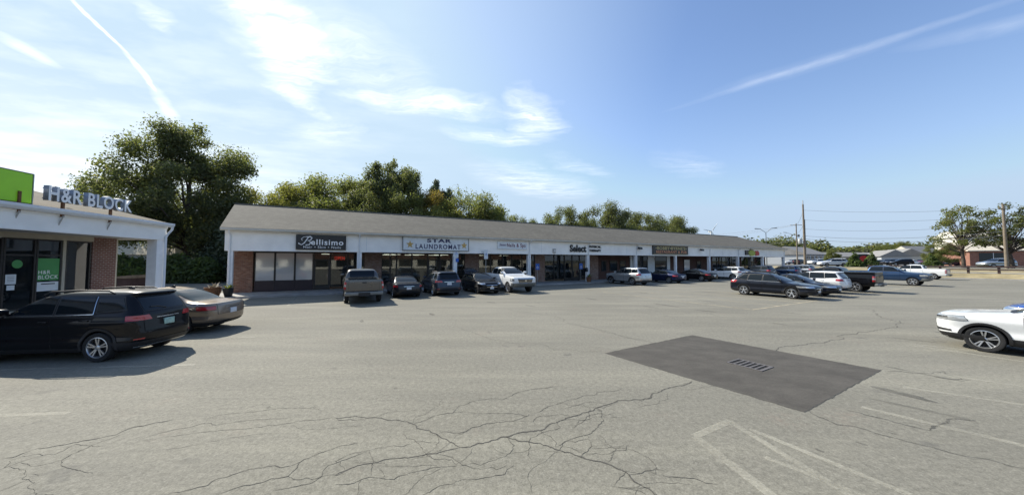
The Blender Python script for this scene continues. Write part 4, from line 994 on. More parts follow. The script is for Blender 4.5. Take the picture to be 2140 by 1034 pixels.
bx('white_panel', 40.04, 40.48, SB, SB+.1, .12, 3.08, M['signwhite']); bx('white_panel', 43.40, 44.85, SB, SB+.1, .12, 3.08, M['signwhite']); bx('white_panel', 47.44, 48.16, SB, SB+.1, .12, 3.08, M['signwhite'])
door(40.5, 41.94, 'glass_dark'); door(41.96, 43.38, 'glass_dark'); window(44.88, 47.42, .9, 3.05, 'glass_dark'); bx('base_panel', 44.88, 47.42, SB-.02, SB+.05, .12, .895, M['kick'])
window(51.4, 52.9, .9, 2.6, 'glass_pale', y=SB+.06); window(54.6, 55.6, 1.0, 2.4, 'glass_dark', y=SB+.06)
xs = [58.43, 59.75, 61.1, 62.5, 64.07, 65.7]
for x0, x1 in zip(xs, xs[1:]): window(x0+.01, x1-.01)
xs = [66.95, 68.27, 69.69, 71.3, 73.78]
for x0, x1 in zip(xs, xs[1:]): window(x0+.01, x1-.01)
# machines and furniture behind the glass
for i, x in enumerate((9.7, 10.5, 11.3, 12.1)):
    mb = MB(); mb.cbox(x, x+.7, 4.2, 4.95, .13, 1.25, .03, 0); mb.lathe([(.22, 0), (.20, -.03), (.001, -.03)], 20, 1, 'y', (x+.35, 4.19, .72)); mb.build('washing_machine', [M['signwhite'], M['black']], b, 40)
for x0, x1, y0, y1, z1, mt in ((2.2, 3.6, 4.8, 5.6, 1.1, 'kick'), (15.9, 16.9, 4.0, 4.5, 2.3, 'signwhite'), (20.0, 21.0, 3.8, 4.4, 1.7, 'maroon'), (27.0, 28.4, 4.4, 5.0, 1.2, 'wood'), (59.2, 60.0, 3.7, 4.2, 1.8, 'yellowgreen'), (62.8, 63.8, 3.7, 4.2, 1.5, 'blue'), (69.8, 70.8, 3.7, 4.2, 2.0, 'rust'), (71.6, 73.0, 3.8, 4.4, 1.7, 'tanframe')):
    bx('display_unit', x0, x1, y0, y1, .13, z1, M[mt])

# ------------------------------------------------------------------ signs and fittings on the shop row
def local(name, label, cat, x, y, z, group=None):
    p = W(x, -y, z); return thing(name, label, cat, (p.x, p.y, p.z), ANG, group)
def lett(name, body, x0, x1, z0, z1, mat, par, **k): return obj(name, text_mesh(name, body, x0, x1, z0, z1, M[mat], **k), par)
# black salon sign
s = local('shop_sign', 'black board reading Hair, Skin, Nails in white script on the fascia', 'sign', 5.10, 0, 3.72)
mb = MB(); mb.cbox(-1.56, 1.56, -.16, -.008, -.53, .54, .012); mb.build('board', M['black'], s)
lett('lettering', 'ellisimo', -.66, 1.38, -.18, .22, 'lettwhite', s, y=-.163, bold=.018, gap=1.15)
mb = MB() # script capital drawn as a brush stroke
for pts, r in (([(-.62, .34), (-.86, .40), (-1.10, .36), (-1.24, .22), (-1.18, .12)], .022), ([(-.80, .38), (-.92, .18), (-1.06, -.06), (-1.22, -.19), (-1.36, -.13), (-1.40, -.06)], .034),
               ([(-.92, .36), (-.70, .42), (-.60, .32), (-.68, .16), (-.86, .10), (-.72, .06), (-.68, -.06), (-.78, -.18), (-.98, -.20)], .034)):
    mb.tube([(x, -.172, z) for x, z in pts], r, 6)
mb.build('script_letter', M['lettwhite'], s)
lett('small_lettering', 'Hair \u2022 Skin \u2022 Nails', -1.10, 1.22, -.42, -.25, 'lettwhite', s, y=-.163)
# laundry sign
s = local('shop_sign', 'white framed board with blue lettering and two gold stars', 'sign', 13.53, 0, 3.82)
mb = MB(); mb.cbox(-2.78, 2.78, -.13, -.008, -.53, .55, .01); mb.build('board', M['signwhite'], s)
mb = MB()
for q in ((-2.80, 2.80, .552, .60), (-2.80, 2.80, -.58, -.532)): mb.box(q[0], q[1], -.15, -.01, q[2], q[3])
for q in ((-2.83, -2.782), (2.782, 2.83)): mb.box(q[0], q[1], -.15, -.01, -.58, .60)
mb.build('frame', M['steel'], s)
lett('lettering', 'STAR', -.88, 1.22, .12, .44, 'navy', s, y=-.132, bold=.035)
lett('lettering', 'LAUNDROMAT', -1.80, 2.05, -.42, -.02, 'navy', s, y=-.132, bold=.018, gap=1.3)
for cx_ in (-2.25, 2.38):
    mb = MB(); poly = [(cx_+.30*(1 if i % 2 == 0 else .42)*math.sin(math.pi*i/5), -.08+.32*(1 if i % 2 == 0 else .42)*math.cos(math.pi*i/5)) for i in range(10)]
    mb.prism(poly, -.155, -.132, 'y'); mb.build('star', M['gold'], s)
# nail salon sign
s = local('shop_sign', 'white board with maroon Nails and Spa lettering', 'sign', 20.8, 0, 3.86)
mb = MB(); mb.cbox(-1.60, 1.60, -.12, -.008, -.35, .34, .01); mb.build('board', M['signwhite'], s)
lett('lettering', 'Nails & Spa', -.62, 1.42, -.24, .20, 'maroon', s, y=-.122, bold=.005)
lett('script_lettering', 'Sweet', -1.40, -.72, -.06, .18, 'purple', s, y=-.122, shear=.5)
# black letters fixed to the fascia
s = local('shop_sign', 'largest black cut-out letters, fixed to the fascia left of a downspout', 'sign', 28.87, 0, 3.72)
lett('lettering', 'Select', -1.12, 1.10, -.38, .40, 'black', s, y=-.008, depth=.09, bold=.035)
s = local('shop_sign', 'two short stacked lines of small black letters on the fascia', 'sign', 31.28, 0, 3.75)
lett('lettering', 'PHYSICAL', -.86, .86, .08, .34, 'black', s, y=-.008, depth=.07, bold=.03); lett('lettering', 'THERAPY', -.86, .86, -.34, -.08, 'black', s, y=-.008, depth=.07, bold=.03)
# pub sign
s = local('shop_sign', 'black board with gold and orange lettering naming a restaurant and pub', 'sign', 44.3, 0, 3.80)
mb = MB(); mb.cbox(-3.55, 3.55, -.16, -.008, -.58, .58, .02); mb.build('board', M['black'], s)
mb = MB()
for q in ((-3.45, 3.45, .50, .53), (-3.45, 3.45, -.53, -.50)): mb.box(q[0], q[1], -.175, -.16, q[2], q[3])
mb.build('border', M['goldtxt'], s)
lett('lettering', '\u2022BOBBY\u2022BYRNE\u2019S\u2022', -3.1, 3.15, .02, .42, 'goldtxt', s, y=-.163, bold=.02)
lett('lettering', 'RESTAURANT & PUB', -3.0, 3.15, -.42, -.07, 'orangetxt', s, y=-.163, bold=.03)
# small coloured sign near the far end
s = local('shop_sign', 'cut-out sign in green, yellow and red beside a black square', 'sign', 64.6, 0, 3.64)
mb = MB(); mb.cbox(-2.1, -1.25, -.15, -.008, -.30, .42, .02); mb.build('square_panel', M['black'], s)
mb = MB(); mb.prism([(-1.1, .1), (-.9, .36), (-.4, .46), (.3, .40), (.6, .30), (.9, .12), (.8, -.22), (.2, -.42), (-.5, -.44), (-1.0, -.2)], -.14, -.008, 'y'); mb.build('oval_panel', M['yellowgreen'], s)
mb = MB(); mb.prism([(.92, .36), (1.7, .40), (2.05, .1), (2.0, -.34), (1.1, -.36), (.85, -.05)], -.15, -.008, 'y'); mb.build('red_panel', M['red'], s)
mb = MB(); mb.prism([(-1.0, .37), (-.6, .56), (.0, .56), (.55, .40), (.2, .45), (-.4, .48)], -.16, -.01, 'y'); mb.build('crest', M['black'], s)
# glowing open sign inside the salon window
s = local('neon_sign', 'glowing red neon OPEN sign behind salon glass', 'neon sign', 6.28, SB+.10, 2.62)
lett('lettering', 'OPEN', -.36, .36, -.14, .14, 'neon', s, depth=.03)
# floodlights
for x, z, lb in ((38.25, 3.92, 'black floodlight on the fascia left of the pub sign'), (50.8, 3.92, 'black floodlight on the fascia right of the pub sign')):
    s = local('floodlight', lb, 'floodlight', x, 0, z, 'floodlights on the white fascia')
    mb = MB(); mb.box(-.07, .07, -.06, -.008, -.07, .07); mb.tube([(0, -.06, 0), (0, -.18, .06)], .025, 6); mb.build('bracket', M['black'], s)
    mb = MB(); mb.prism([(-.16, .16), (-.42, .10), (-.46, -.10), (-.40, -.14), (-.20, -.06)], -.24, .24, 'x'); mb.build('lamp_head', M['black'], s)
s = local('meter_box', 'small grey meter box fixed to the white fascia', 'box', 25.7, 0, 3.40)
mb = MB(); mb.cbox(-.16, .16, -.14, -.008, -.22, .22, .015); mb.box(-.17, .17, -.15, -.008, .225, .245); mb.build('case', M['galv'], s); mb = MB(); mb.lathe([(.07, 0), (.06, -.03), (.001, -.03)], 14, 0, 'y', (0, -.142, .04)); mb.build('dial', M['signwhite'], s)
# accessible-parking boards
s = local('parking_board', 'white accessible parking board on the post beneath laundry sign', 'sign', 15.2, 0, 3.06)
mb = MB(); mb.cbox(-.24, .22, -.06, -.035, -.40, .36, .008); mb.build('board', M['signwhite'], s); mb = MB(); mb.cbox(.0, .24, -.058, -.033, -.75, -.44, .006); mb.build('blue_board', M['blue'], s)
mb = MB(); mb.lathe([(.10, 0), (.07, 0)], 16, 0, 'y', (0, -.064, -.02)); mb.tube([(.02, -.063, .16), (.02, -.063, .02), (.09, -.063, 0), (.12, -.063, -.08)], .016, 6); mb.build('wheelchair_mark', M['blue'], s)
s = local('parking_sign', 'white accessible parking sign on a thin pole by nail salon', 'sign', 17.95, -.25, .12)
mb = MB(); mb.tube([(0, 0, 0), (0, 0, 3.2)], .03, 8); mb.build('pole', M['galv'], s); mb = MB(); mb.cbox(-.19, .19, -.055, -.032, 2.45, 3.28, .008); mb.build('board', M['signwhite'], s)
mb = MB(); mb.lathe([(.09, 0), (.06, 0)], 16, 0, 'y', (0, -.06, 2.85)); mb.tube([(.02, -.06, 3.02), (.02, -.06, 2.88), (.08, -.06, 2.86), (.11, -.06, 2.78)], .014, 6); mb.build('wheelchair_mark', M['blue'], s)
for x, zt, lb in ((24.7, 2.05, 'blue notice on a short pole between nail salon and brick pier'), (30.6, 2.05, 'blue accessible parking notice on short pole beneath the black letters')):
    s = local('notice', lb, 'sign', x, SB-1.2, .12, 'blue notices along the walkway')
    mb = MB(); mb.tube([(0, 0, 0), (0, 0, 1.95)], .025, 6); mb.build('pole', M['galv'], s); mb = MB(); mb.cbox(-.24, .24, -.05, -.026, 1.35, 2.0, .008); mb.build('board', M['blue'], s)
    mb = MB(); mb.lathe([(.12, 0), (.08, 0)], 14, 0, 'y', (0, -.054, 1.6)); mb.build('wheelchair_mark', M['lettwhite'], s)
# mailbox and red planter by the post, barrel planter at the corner
s = local('mailbox', 'small black mailbox hung on the white post beside therapy sign', 'mailbox', 30.0, 0, 1.45)
mb = MB(); mb.prism([(-.12, -.22), (.12, -.22), (.12, .12), (.06, .22), (-.06, .22), (-.12, .12)], -.16, .0, 'y'); mb.build('case', M['black'], s); mb = MB(); mb.box(-.10, .10, -.175, -.16, .04, .07); mb.build('flap', M['steel'], s)
# planters at the corner of the shop row
def planter(loc, r, h, mat, label, dead):
    s = thing('planter', label, 'planter', loc)
    mb = MB(); mb.lathe([(r*.70, 0), (r*.95, h*.5), (r, h*.9), (r*1.05, h), (r*.92, h), (r*.88, h*.85), (.001, h*.85)], 20, 0, 'z'); mb.build('pot', M[mat], s, 40)
    mb = MB(); q = random.Random(3)
    for i in range(26):
        a = q.uniform(0, 6.28); l = q.uniform(.25, .55); e = q.uniform(.4, 1.2); b0 = Vector((q.uniform(-.4, .4)*r, q.uniform(-.4, .4)*r, h*.85)); d = Vector((math.cos(a)*math.cos(e), math.sin(a)*math.cos(e), math.sin(e))); sd = d.cross(Vector((0, 0, 1))).normalized()*.05
        m = b0+d*l*.6; t_ = b0+d*l+Vector((0, 0, -.12*l)); mb.quad([b0-sd*.4, b0+sd*.4, m+sd, m-sd]); mb.quad([m-sd, m+sd, t_+sd*.2, t_-sd*.2])
    mb.build('foliage', M['tanroof'] if dead else M['leaf_mid'], s, fix=False)
p = W(-.75, .15, .12); planter((p.x, p.y, p.z), .42, .62, 'rust', 'brown barrel planter with pale dried leaves beside corner post', True)
p = W(.05, .36, .12); planter((p.x, p.y, p.z), .26, .55, 'black', 'dark pot standing in front of the corner post', False)
p = W(30.05, .36, .12); planter((p.x, p.y, p.z), .28, .55, 'rust', 'brown tub planter at the foot of post with a black mailbox', False)

# ------------------------------------------------------------------ corner shop on the left
HA = R(101.317); HC = Vector((-17.49, 16.0, 0))
HD = Vector((math.cos(HA), math.sin(HA), 0)); HN = Vector((math.sin(HA), -math.cos(HA), 0))
def HW(x, y, z=0): return HC+HD*x-HN*y+Vector((0, 0, z))
h = thing('corner_shop', 'white corner shop with brown shingled hip roof and dark windows', 'building', HC, HA)
def hb(name, x0, x1, y0, y1, z0, z1, mat, par=h):
    mb = MB(); mb.box(x0, x1, y0, y1, z0, z1); return mb.build(name, mat, par)
X0 = -15.0; HS = 1.8
mb = MB(); e = [(.46, -.12, 4.24), (.46, 12.2, 4.24), (X0, 12.2, 4.24), (X0, -.12, 4.24)]; r0 = (-4.3, 5.6, 6.15); r1 = (X0, 5.6, 6.15)
for q in ((e[3], e[0], r0, r1), (e[0], e[1], r0), (e[1], e[2], r1, r0)): mb.quad([up(p, .06) for p in q])
for q in ((r1, r0, e[0], e[3]), (r0, e[1], e[0]), (r0, r1, e[2], e[1])): mb.quad([up(p, -.03) for p in q], 1)
for p, q in ((e[3], e[0]), (e[0], e[1])): mb.quad([up(p, -.03), up(q, -.03), up(q, .06), up(p, .06)], 0)
mb.build('roof', [M['shingle_brown'], M['white']], h)
mb = MB(); mb.prism([(-.24, 4.20), (-.24, 4.30), (-.22, 4.30), (-.22, 4.22), (-.12, 4.22), (-.12, 4.10), (-.18, 4.12)], X0, .52, 'x'); mb.build('gutter', M['white'], h)
mb = MB(); mb.box(X0, .36, .0, .12, 3.44, 4.20); mb.box(X0, .38, -.03, -.002, 4.02, 4.20); mb.box(X0, .38, -.02, -.002, 3.44, 3.52); mb.box(X0, .36, -.115, -.032, 4.14, 4.20)
mb.build('fascia', M['fascia'], h)
hb('end_fascia', .24, .36, .122, 3.4, 3.44, 4.20, M['fascia']); hb('soffit', X0, .24, .122, HS+.2, 3.47, 3.52, M['soffit'])
hb('header', X0, -1.10, HS-.10, HS+.1, 3.26, 3.468, M['tanframe'])
hb('brick_pier', -1.09, -.02, HS-.06, HS+.4, .10, 3.468, M['brick_d']); hb('end_wall', -.32, -.02, HS+.402, 12.0, .0, 3.468, M['brick_d']); hb('corner_trim', -.018, .06, HS-.05, HS+.03, .1, 3.468, M['tanframe'])
p = hb('post', -.14, .30, .02, .42, .10, 3.44, M['post'])
mb = MB(); mb.tube([(.46, -.18, 4.12), (.45, -.16, 3.98), (.34, -.07, 3.76), (.24, -.06, 3.58), (.24, -.06, .3), (.24, -.22, .14)], .05, 6); mb.build('downspout', M['white'], p, 40)
for x0, x1, fr, z0 in ((-5.6, -4.06, 'frame', .55), (-4.04, -3.10, 'frame', .55), (-3.08, -2.24, 'frame', .55), (-2.10, -1.12, 'frame', .12)):
    window(x0, x1, z0, 3.25, 'glass', (2.62,) if x0 < -3 else (), h, HS, fr)
hb('mullion', -2.225, -2.115, HS-.06, HS+.06, .2, 3.25, M['tanframe']); hb('window_sill', X0, -2.23, HS-.12, HS+.1, .42, .545, M['tanframe']); hb('low_wall', X0, -2.23, HS-.05, HS+.25, .0, .418, M['brick_d'])
hb('shopfront_wall', X0, -5.62, HS, HS+.2, .55, 3.25, M['frame'])
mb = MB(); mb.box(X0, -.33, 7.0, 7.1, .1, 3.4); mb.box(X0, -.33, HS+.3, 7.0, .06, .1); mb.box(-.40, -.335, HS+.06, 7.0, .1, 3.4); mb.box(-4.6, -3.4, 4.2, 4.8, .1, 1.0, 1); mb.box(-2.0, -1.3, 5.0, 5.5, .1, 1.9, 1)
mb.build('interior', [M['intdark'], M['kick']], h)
mb = MB(); mb.box(X0, 1.2, -1.6, 4.5, -.05, .10); o = struct(mb.build('walkway', M['concrete'], None, None, HC, HA))
def hthing(name, label, cat, x, y, z, group=None):
    p = HW(x, y, z); return thing(name, label, cat, (p.x, p.y, p.z), HA, group)
s = hthing('window_poster', 'green and white poster inside the corner shop window', 'poster', -2.66, HS-.025, 1.2)
mb = MB(); mb.box(-.38, .38, .0, .012, .42, 1.30); mb.build('green_sheet', M['greenposter'], s); mb = MB(); mb.box(-.38, .38, .0, .012, .0, .36); mb.build('white_sheet', M['signwhite'], s)
lett('lettering', 'H&R', -.33, .06, .68, .82, 'lettwhite', s, y=-.004, depth=.004); lett('lettering', 'BLOCK', -.33, .33, .48, .63, 'lettwhite', s, y=-.004, depth=.004)
mb = MB(); mb.box(-.22, .24, -.004, -.001, .26, .30); mb.build('small_print', M['frame'], s)
s = hthing('window_notice', 'two small white paper notices taped inside dark shop window', 'notice', -3.78, HS-.02, 1.4)
mb = MB(); mb.box(-.16, .14, 0, .006, .14, .50); mb.box(-.11, .11, 0, .006, -.08, .10); mb.build('paper', M['signwhite'], s); mb = MB(); [mb.box(-.11, .09, -.003, -.001, z, z+.012) for z in (.42, .36, .30, .24)]; mb.build('print', M['frame'], s)
s = hthing('window_sticker', 'small green leafy sticker on the dark corner shop window', 'sticker', -3.62, HS-.01, 2.28)
mb = MB(); mb.lathe([(.16, 0), (.13, -.006), (.001, -.006)], 14, 0, 'y'); mb.build('disc', M['greenposter'], s)
# roof sign: green cube and standing letters on rusty brackets
s = hthing('roof_sign', 'large plain green cube sign standing above the corner shop gutter', 'sign', -5.52, -.02, 4.30)
mb = MB(); mb.cbox(-.50, .40, .0, .86, .05, 1.06, .02); mb.build('cube', M['green'], s); mb = MB()
for q in ((-.51, .42, -.01, .87, 1.062, 1.085), (.402, .425, -.01, .87, .02, 1.06)): mb.box(*q)
mb.build('edge_trim', M['galv'], s)
def brackets(par, xs):
    mb = MB()
    for x in xs:
        mb.box(x-.035, x+.035, -.04, .03, -.28, .42, 0); mb.box(x-.03, x+.03, -.05, .35, -.30, -.24, 1)
        mb.tube([(x, -.04, -.26), (x-.02, .085, -.62)], .022, 6, 1); mb.box(x-.03, x+.03, .07, .095, -.80, -.27, 1)
    mb.build('bracket', [M['rust'], M['galv']], par)
brackets(s, (.05,))
s = hthing('roof_sign', 'standing white and blue sided letters on rusty brackets above gutter', 'sign', -3.26, -.06, 4.30)
obj('lettering', text_mesh('lettering', 'H&R BLOCK', -1.54, 1.54, .24, .78, M['lettwhite'], depth=.16, bold=.022, y=.06, matside=M['lettside']), s)
mb = MB(); mb.box(-1.5, 1.5, .075, .12, .30, .34); mb.box(-1.5, 1.5, .075, .12, .66, .70); mb.build('rail', M['lettside'], s)
brackets(s, (-1.0, .72))
mb = MB(); mb.tube([(-1.5, .3, .05), (-1.2, .12, -.02), (-.6, .2, .1), (0, .2, .02), (.6, .3, .06)], .015, 6); mb.build('conduit', M['wire'], s)
s = hthing('roof_box', 'small grey electrical box on the roof between cube and letters', 'box', -4.92, .35, 4.62)
mb = MB(); mb.cbox(-.12, .12, -.1, .1, .0, .26, .015); mb.build('case', M['galv'], s); mb = MB(); mb.tube([(0, 0, -.25), (0, 0, 0)], .025, 6); mb.build('conduit', M['galv'], s)
# bins behind the corner shop
s = thing('refuse_bin', 'brown wooden bin enclosure beyond the corner shop brick pier', 'bin', (-25.6, 21.8, 0), HA)
mb = MB(); mb.box(-.75, .75, -.5, -.44, 0, 1.25); mb.box(-.75, .75, .44, .5, 0, 1.25); mb.box(-.75, -.69, -.44, .44, 0, 1.25); mb.box(.69, .75, -.44, .44, 0, 1.25); mb.build('panel', M['railwood'], s)
mb = MB(); mb.prism([(-.55, 1.26), (.55, 1.26), (.55, 1.36), (-.55, 1.46)], -.80, .80, 'x'); mb.build('lid', M['wood'], s)

# ------------------------------------------------------------------ trees
def leaves(centers, radii, n, size, seed, up=.35, hole=.25):
    g = np.random.default_rng(seed); C = np.array(centers); Rr = np.array(radii)
    wgt = Rr[:, 0]*Rr[:, 1]; k = g.choice(len(C), n, p=wgt/wgt.sum())
    d = g.normal(size=(n, 3)); d /= np.linalg.norm(d, axis=1)[:, None]
    rad = hole+(1-hole)*g.random(n)**.55
    rag = 1+.22*g.normal(size=n)
    P = C[k]+d*Rr[k]*(rad*np.clip(rag, .5, 1.45))[:, None]
    nn = d*.6+g.normal(size=(n, 3))*.7; nn[:, 2] += up; nn /= np.linalg.norm(nn, axis=1)[:, None]
    a = np.cross(nn, g.normal(size=(n, 3))); a /= np.linalg.norm(a, axis=1)[:, None]; b = np.cross(nn, a)
    s = size*(.6+.8*g.random(n)); a *= (s*.75)[:, None]; b *= (s*.5)[:, None]
    bend = nn*(s*.18)[:, None]
    V = np.stack([P-a, P-b*1+bend, P+a, P+b*1+bend], 1).reshape(-1, 3)
    return V
def quads_mesh(name, V, mat):
    n = len(V)//4; me = bpy.data.meshes.new(name)
    me.vertices.add(n*4); me.vertices.foreach_set('co', V.astype(np.float32).ravel())
    me.loops.add(n*4); me.loops.foreach_set('vertex_index', np.arange(n*4, dtype=np.int32))
    me.polygons.add(n); me.polygons.foreach_set('loop_start', np.arange(0, n*4, 4, dtype=np.int32)); me.polygons.foreach_set('loop_total', np.full(n, 4, dtype=np.int32))
    me.materials.append(mat); me.update(calc_edges=True); return me
def branch(mb, p, d, l, r, g, tips, depth, droop=0.0):
    pts = [p.copy()]; rr = [r]; q = p.copy(); dd = d.normalized(); n = 5
    for i in range(n):
        dd = (dd+Vector((g.uniform(-.16, .16), g.uniform(-.16, .16), g.uniform(-.08, .14)-droop))).normalized(); q = q+dd*l/n
        pts.append(q.copy()); rr.append(r*(1-.6*(i+1)/n))
    mb.tube(pts, rr, 6 if depth else 8)
    tips.append((pts[-1], l))
    if depth == 0: return
    for i in range(3 if depth > 1 else 2):
        k = g.randint(2, n); ax = Vector((g.uniform(-1, 1), g.uniform(-1, 1), g.uniform(-.2, .6))).normalized()
        branch(mb, pts[k], (dd*.8+ax*.9), l*g.uniform(.5, .72), rr[k]*.7, g, tips, depth-1, droop)
def oak_parts(H, Rx, seed, nleaf, lsize, trunk_h=.24, clump=.085, K=70, zcf=.34, limbs=26, taper=1.0, thin=0.0, hole=.2):
    """trunk mesh builder and leaf vertices: leaf clumps spread through a domed crown, limbs reaching into them"""
    g = random.Random(seed); mb = MB(); tb = H*trunk_h; r0 = H*.022
    ctop = H*.72
    P = [Vector((0, 0, -.2)), Vector((.01*H, 0, tb*.5)), Vector((.0, .01*H, tb)), Vector((.015*H, 0, (tb+ctop)/2)), Vector((.0, 0, ctop))]
    mb.tube(P, [r0*1.4, r0, r0*.88, r0*.5, r0*.15], 10)
    zc = tb+(H-tb)*zcf; up_ = H-zc; dn = zc-tb*.85; cen = []; rad = []
    for i in range(K):
        th = g.uniform(0, 2*math.pi); dz = g.uniform(-.75, 1); dh = math.sqrt(1-dz*dz)
        s = H*clump*g.uniform(.55, 1.15)
        r = 1-.55*g.random()**1.7
        rr = max(Rx-s*.8, .1)*r*(1 if dz < 0 else (1-dz**2*(1-taper)))
        z = zc+((up_-s*.55)*dz*r if dz > 0 else (dn)*dz*r)
        cen.append(Vector((rr*dh*math.cos(th), rr*dh*math.sin(th), z))); q = g.uniform(.8, 1.3)
        rad.append((s*q, s*g.uniform(.8, 1.3), s*g.uniform(.65, 1.05)))
    for i in range(limbs):
        c = cen[i % K]; base = Vector((0, 0, min(tb*.85+(c.z-tb)*g.uniform(.15, .55)*.8, ctop*.9))); base.z = max(base.z, tb*.8)
        mid = base.lerp(c, .5)+Vector((g.uniform(-.04, .04)*H, g.uniform(-.04, .04)*H, g.uniform(-.01, .05)*H))
        pts = []
        for k in range(7):
            t_ = k/6; p = base*(1-t_)**2+mid*2*t_*(1-t_)+c*t_**2; pts.append(p+Vector((g.uniform(-1, 1), g.uniform(-1, 1), g.uniform(-1, 1)))*H*.006*min(1, k))
        w_ = r0*g.uniform(.28, .48)
        mb.tube(pts, [w_*(1-.85*k/6) for k in range(7)], 6)
        for j in range(3):
            k = g.randint(2, 5); e_ = pts[k]+Vector((g.uniform(-1, 1), g.uniform(-1, 1), g.uniform(-.3, .9)))*H*.09
            mb.tube([pts[k], pts[k].lerp(e_, .5)+Vector((0, 0, H*.012)), e_], [w_*.4, w_*.25, w_*.08], 5)
    return mb, leaves(cen, rad, nleaf, lsize, seed, hole=hole)
TREES = {}
def tree(name, kind, loc, H, Rx, label, cat, leafmat, seed, group=None, rot=0.0, **k):
    """each tree has a trunk and a crown; trees of one kind share their grown shape, scaled and turned"""
    root = thing(name, label, cat, loc, rot, group)
    if kind not in TREES:
        mb, V = oak_parts(10.0, 10.0*k.pop('ratio', .5), seed, k.pop('n', 14000), k.pop('ls', .28), **k)
        TREES[kind] = (mb.mesh('trunk', M['bark'], 60), V)
    tm, V = TREES[kind]
    key = kind+leafmat
    if key not in TREES: TREES[key] = quads_mesh('crown', V, M[leafmat])
    obj('trunk', tm, root); obj('crown', TREES[key], root)
    ref = {'oak': .52, 'round': .55, 'sparse': .42, 'tall': .40, 'open': .40}.get(kind.split('_')[0], .5)
    sx = Rx/(10*ref); root.scale = (sx, sx, H/10)
    return root
def px(x, Y): return (x-1070)/674*Y
def zt(y, Y): return 2.4+(545-y)/674*Y
# tall oak between the two buildings
tree('oak_tree', 'oak_big', (px(388, 41), 41, 0), 20.8, 9.9, 'largest dark oak, rising between corner shop and shop row', 'tree', 'leaf_oak', 5, n=100000, ls=.088, ratio=.50, clump=.092, trunk_h=.20, K=130, zcf=.26, limbs=40, taper=.62)
tree('oak_tree', 'round_a', (px(198, 50), 50, 0), 16.2, 4.2, 'smaller bushy tree behind the corner shop letters, left of large oak', 'tree', 'leaf_oak', 9, n=48000, ls=.115, ratio=.55, clump=.12, trunk_h=.14, K=75, taper=.9)
G = 'trees rising behind the shop row'
tree('oak_tree', 'round_a', (px(590, 47), 47, 0), 14.4, 6.6, 'low yellowing tree just above the near end of the long roof', 'tree', 'leaf_yel', 9, G, rot=2)
tree('oak_tree', 'round_b', (px(690, 50), 50, 0), 16.9, 8.6, 'broad olive tree behind the roof over the salon sign', 'tree', 'leaf_mid', 13, G, n=48000, ls=.115, ratio=.55, clump=.115, trunk_h=.14, K=80)
tree('oak_tree', 'open_a', (px(822, 53), 53, 0), 19.3, 5.6, 'tallest tree behind the long roof, open crowned with sky gaps', 'tree', 'leaf_oak', 21, G, n=30000, ls=.115, ratio=.40, clump=.085, trunk_h=.30, K=60, zcf=.5)
tree('oak_tree', 'round_a', (px(765, 49), 49, 0), 14.4, 6.4, 'dark lower tree left of and beneath tall open crown', 'tree', 'leaf_oak', 9, G, rot=4)
tree('oak_tree', 'round_b', (px(858, 50), 50, 0), 14.2, 6.2, 'bushy green tree in front of tall open crowned tree', 'tree', 'leaf_mid', 13, G, rot=1.2)
tree('oak_tree', 'round_a', (px(905, 55), 55, 0), 15.2, 5.4, 'rust tinged tree right of tall open crowned tree', 'tree', 'leaf_rust', 9, G, rot=1)
tree('pine_tree', 'tall_a', (px(912, 58), 58, 0), 17.0, 3.2, 'dark pine top poking up above rust tinged tree', 'tree', 'leaf_dark', 31, G, n=16000, ls=.18, ratio=.40, clump=.09, trunk_h=.35, K=45, taper=.4)
tree('pine_tree', 'tall_a', (px(937, 60), 60, 0), 15.8, 2.6, 'smaller dark pine top right of taller pine', 'tree', 'leaf_dark', 31, G, rot=2)
tree('bare_tree', 'sparse_a', (px(968, 58), 58, 0), 16.4, 4.2, 'thin pale tree with sparse leaves and bare twigs', 'tree', 'leaf_mid', 41, G, n=2600, ls=.15, ratio=.42, clump=.10, trunk_h=.35, K=50, limbs=45)
tree('oak_tree', 'round_b', (px(980, 54), 54, 0), 14.1, 7.6, 'wide green tree below the thin bare tree', 'tree', 'leaf_mid', 13, G, rot=3)
tree('oak_tree', 'round_a', (px(1042, 58), 58, 0), 12.6, 5.2, 'sloping end tree of the tall group, yellow green', 'tree', 'leaf_mid', 9, G, rot=5)
tree('oak_tree', 'round_b', (px(1110, 66), 66, 0), 12.0, 4.0, 'small dark tree alone in the gap behind roof', 'tree', 'leaf_oak', 13, G, rot=.5)
tree('oak_tree', 'round_a', (px(640, 56), 56, 0), 15.2, 7.5, 'tree filling the gap between yellowing tree and broad olive tree', 'tree', 'leaf_mid', 9, G, rot=2.9)
tree('oak_tree', 'round_a', (px(738, 54), 54, 0), 17.0, 7.6, 'dense tree closing the band left of the tallest open crown', 'tree', 'leaf_mid', 9, G, rot=5.5)
tree('oak_tree', 'round_b', (px(945, 51), 51, 0), 11.5, 6.0, 'low tree just over the roof ridge below the pine tops', 'tree', 'leaf_yel', 13, G, rot=.9)
tree('oak_tree', 'round_a', (px(1222, 78), 78, 0), 13.6, 6.0, 'tree between the first two crowns of farther dark group', 'tree', 'leaf_mid', 9, G, rot=1.9)
tree('oak_tree', 'round_b', (px(1300, 84), 84, 0), 14.0, 6.0, 'tree set back between second and third crowns of farther group', 'tree', 'leaf_oak', 13, G, rot=3.7)
tree('oak_tree', 'round_a', (px(1182, 68), 68, 0), 14.6, 6.6, 'left tree of the farther dark group over therapy letters', 'tree', 'leaf_oak', 9, G, rot=.7)
tree('oak_tree', 'round_b', (px(1262, 70), 70, 0), 15.6, 7.6, 'highest round crown of the farther dark group', 'tree', 'leaf_oak', 13, G, rot=2.2)
tree('oak_tree', 'round_a', (px(1340, 74), 74, 0), 14.6, 7.2, 'round crown third in the farther dark group', 'tree', 'leaf_oak', 9, G, rot=3.4)
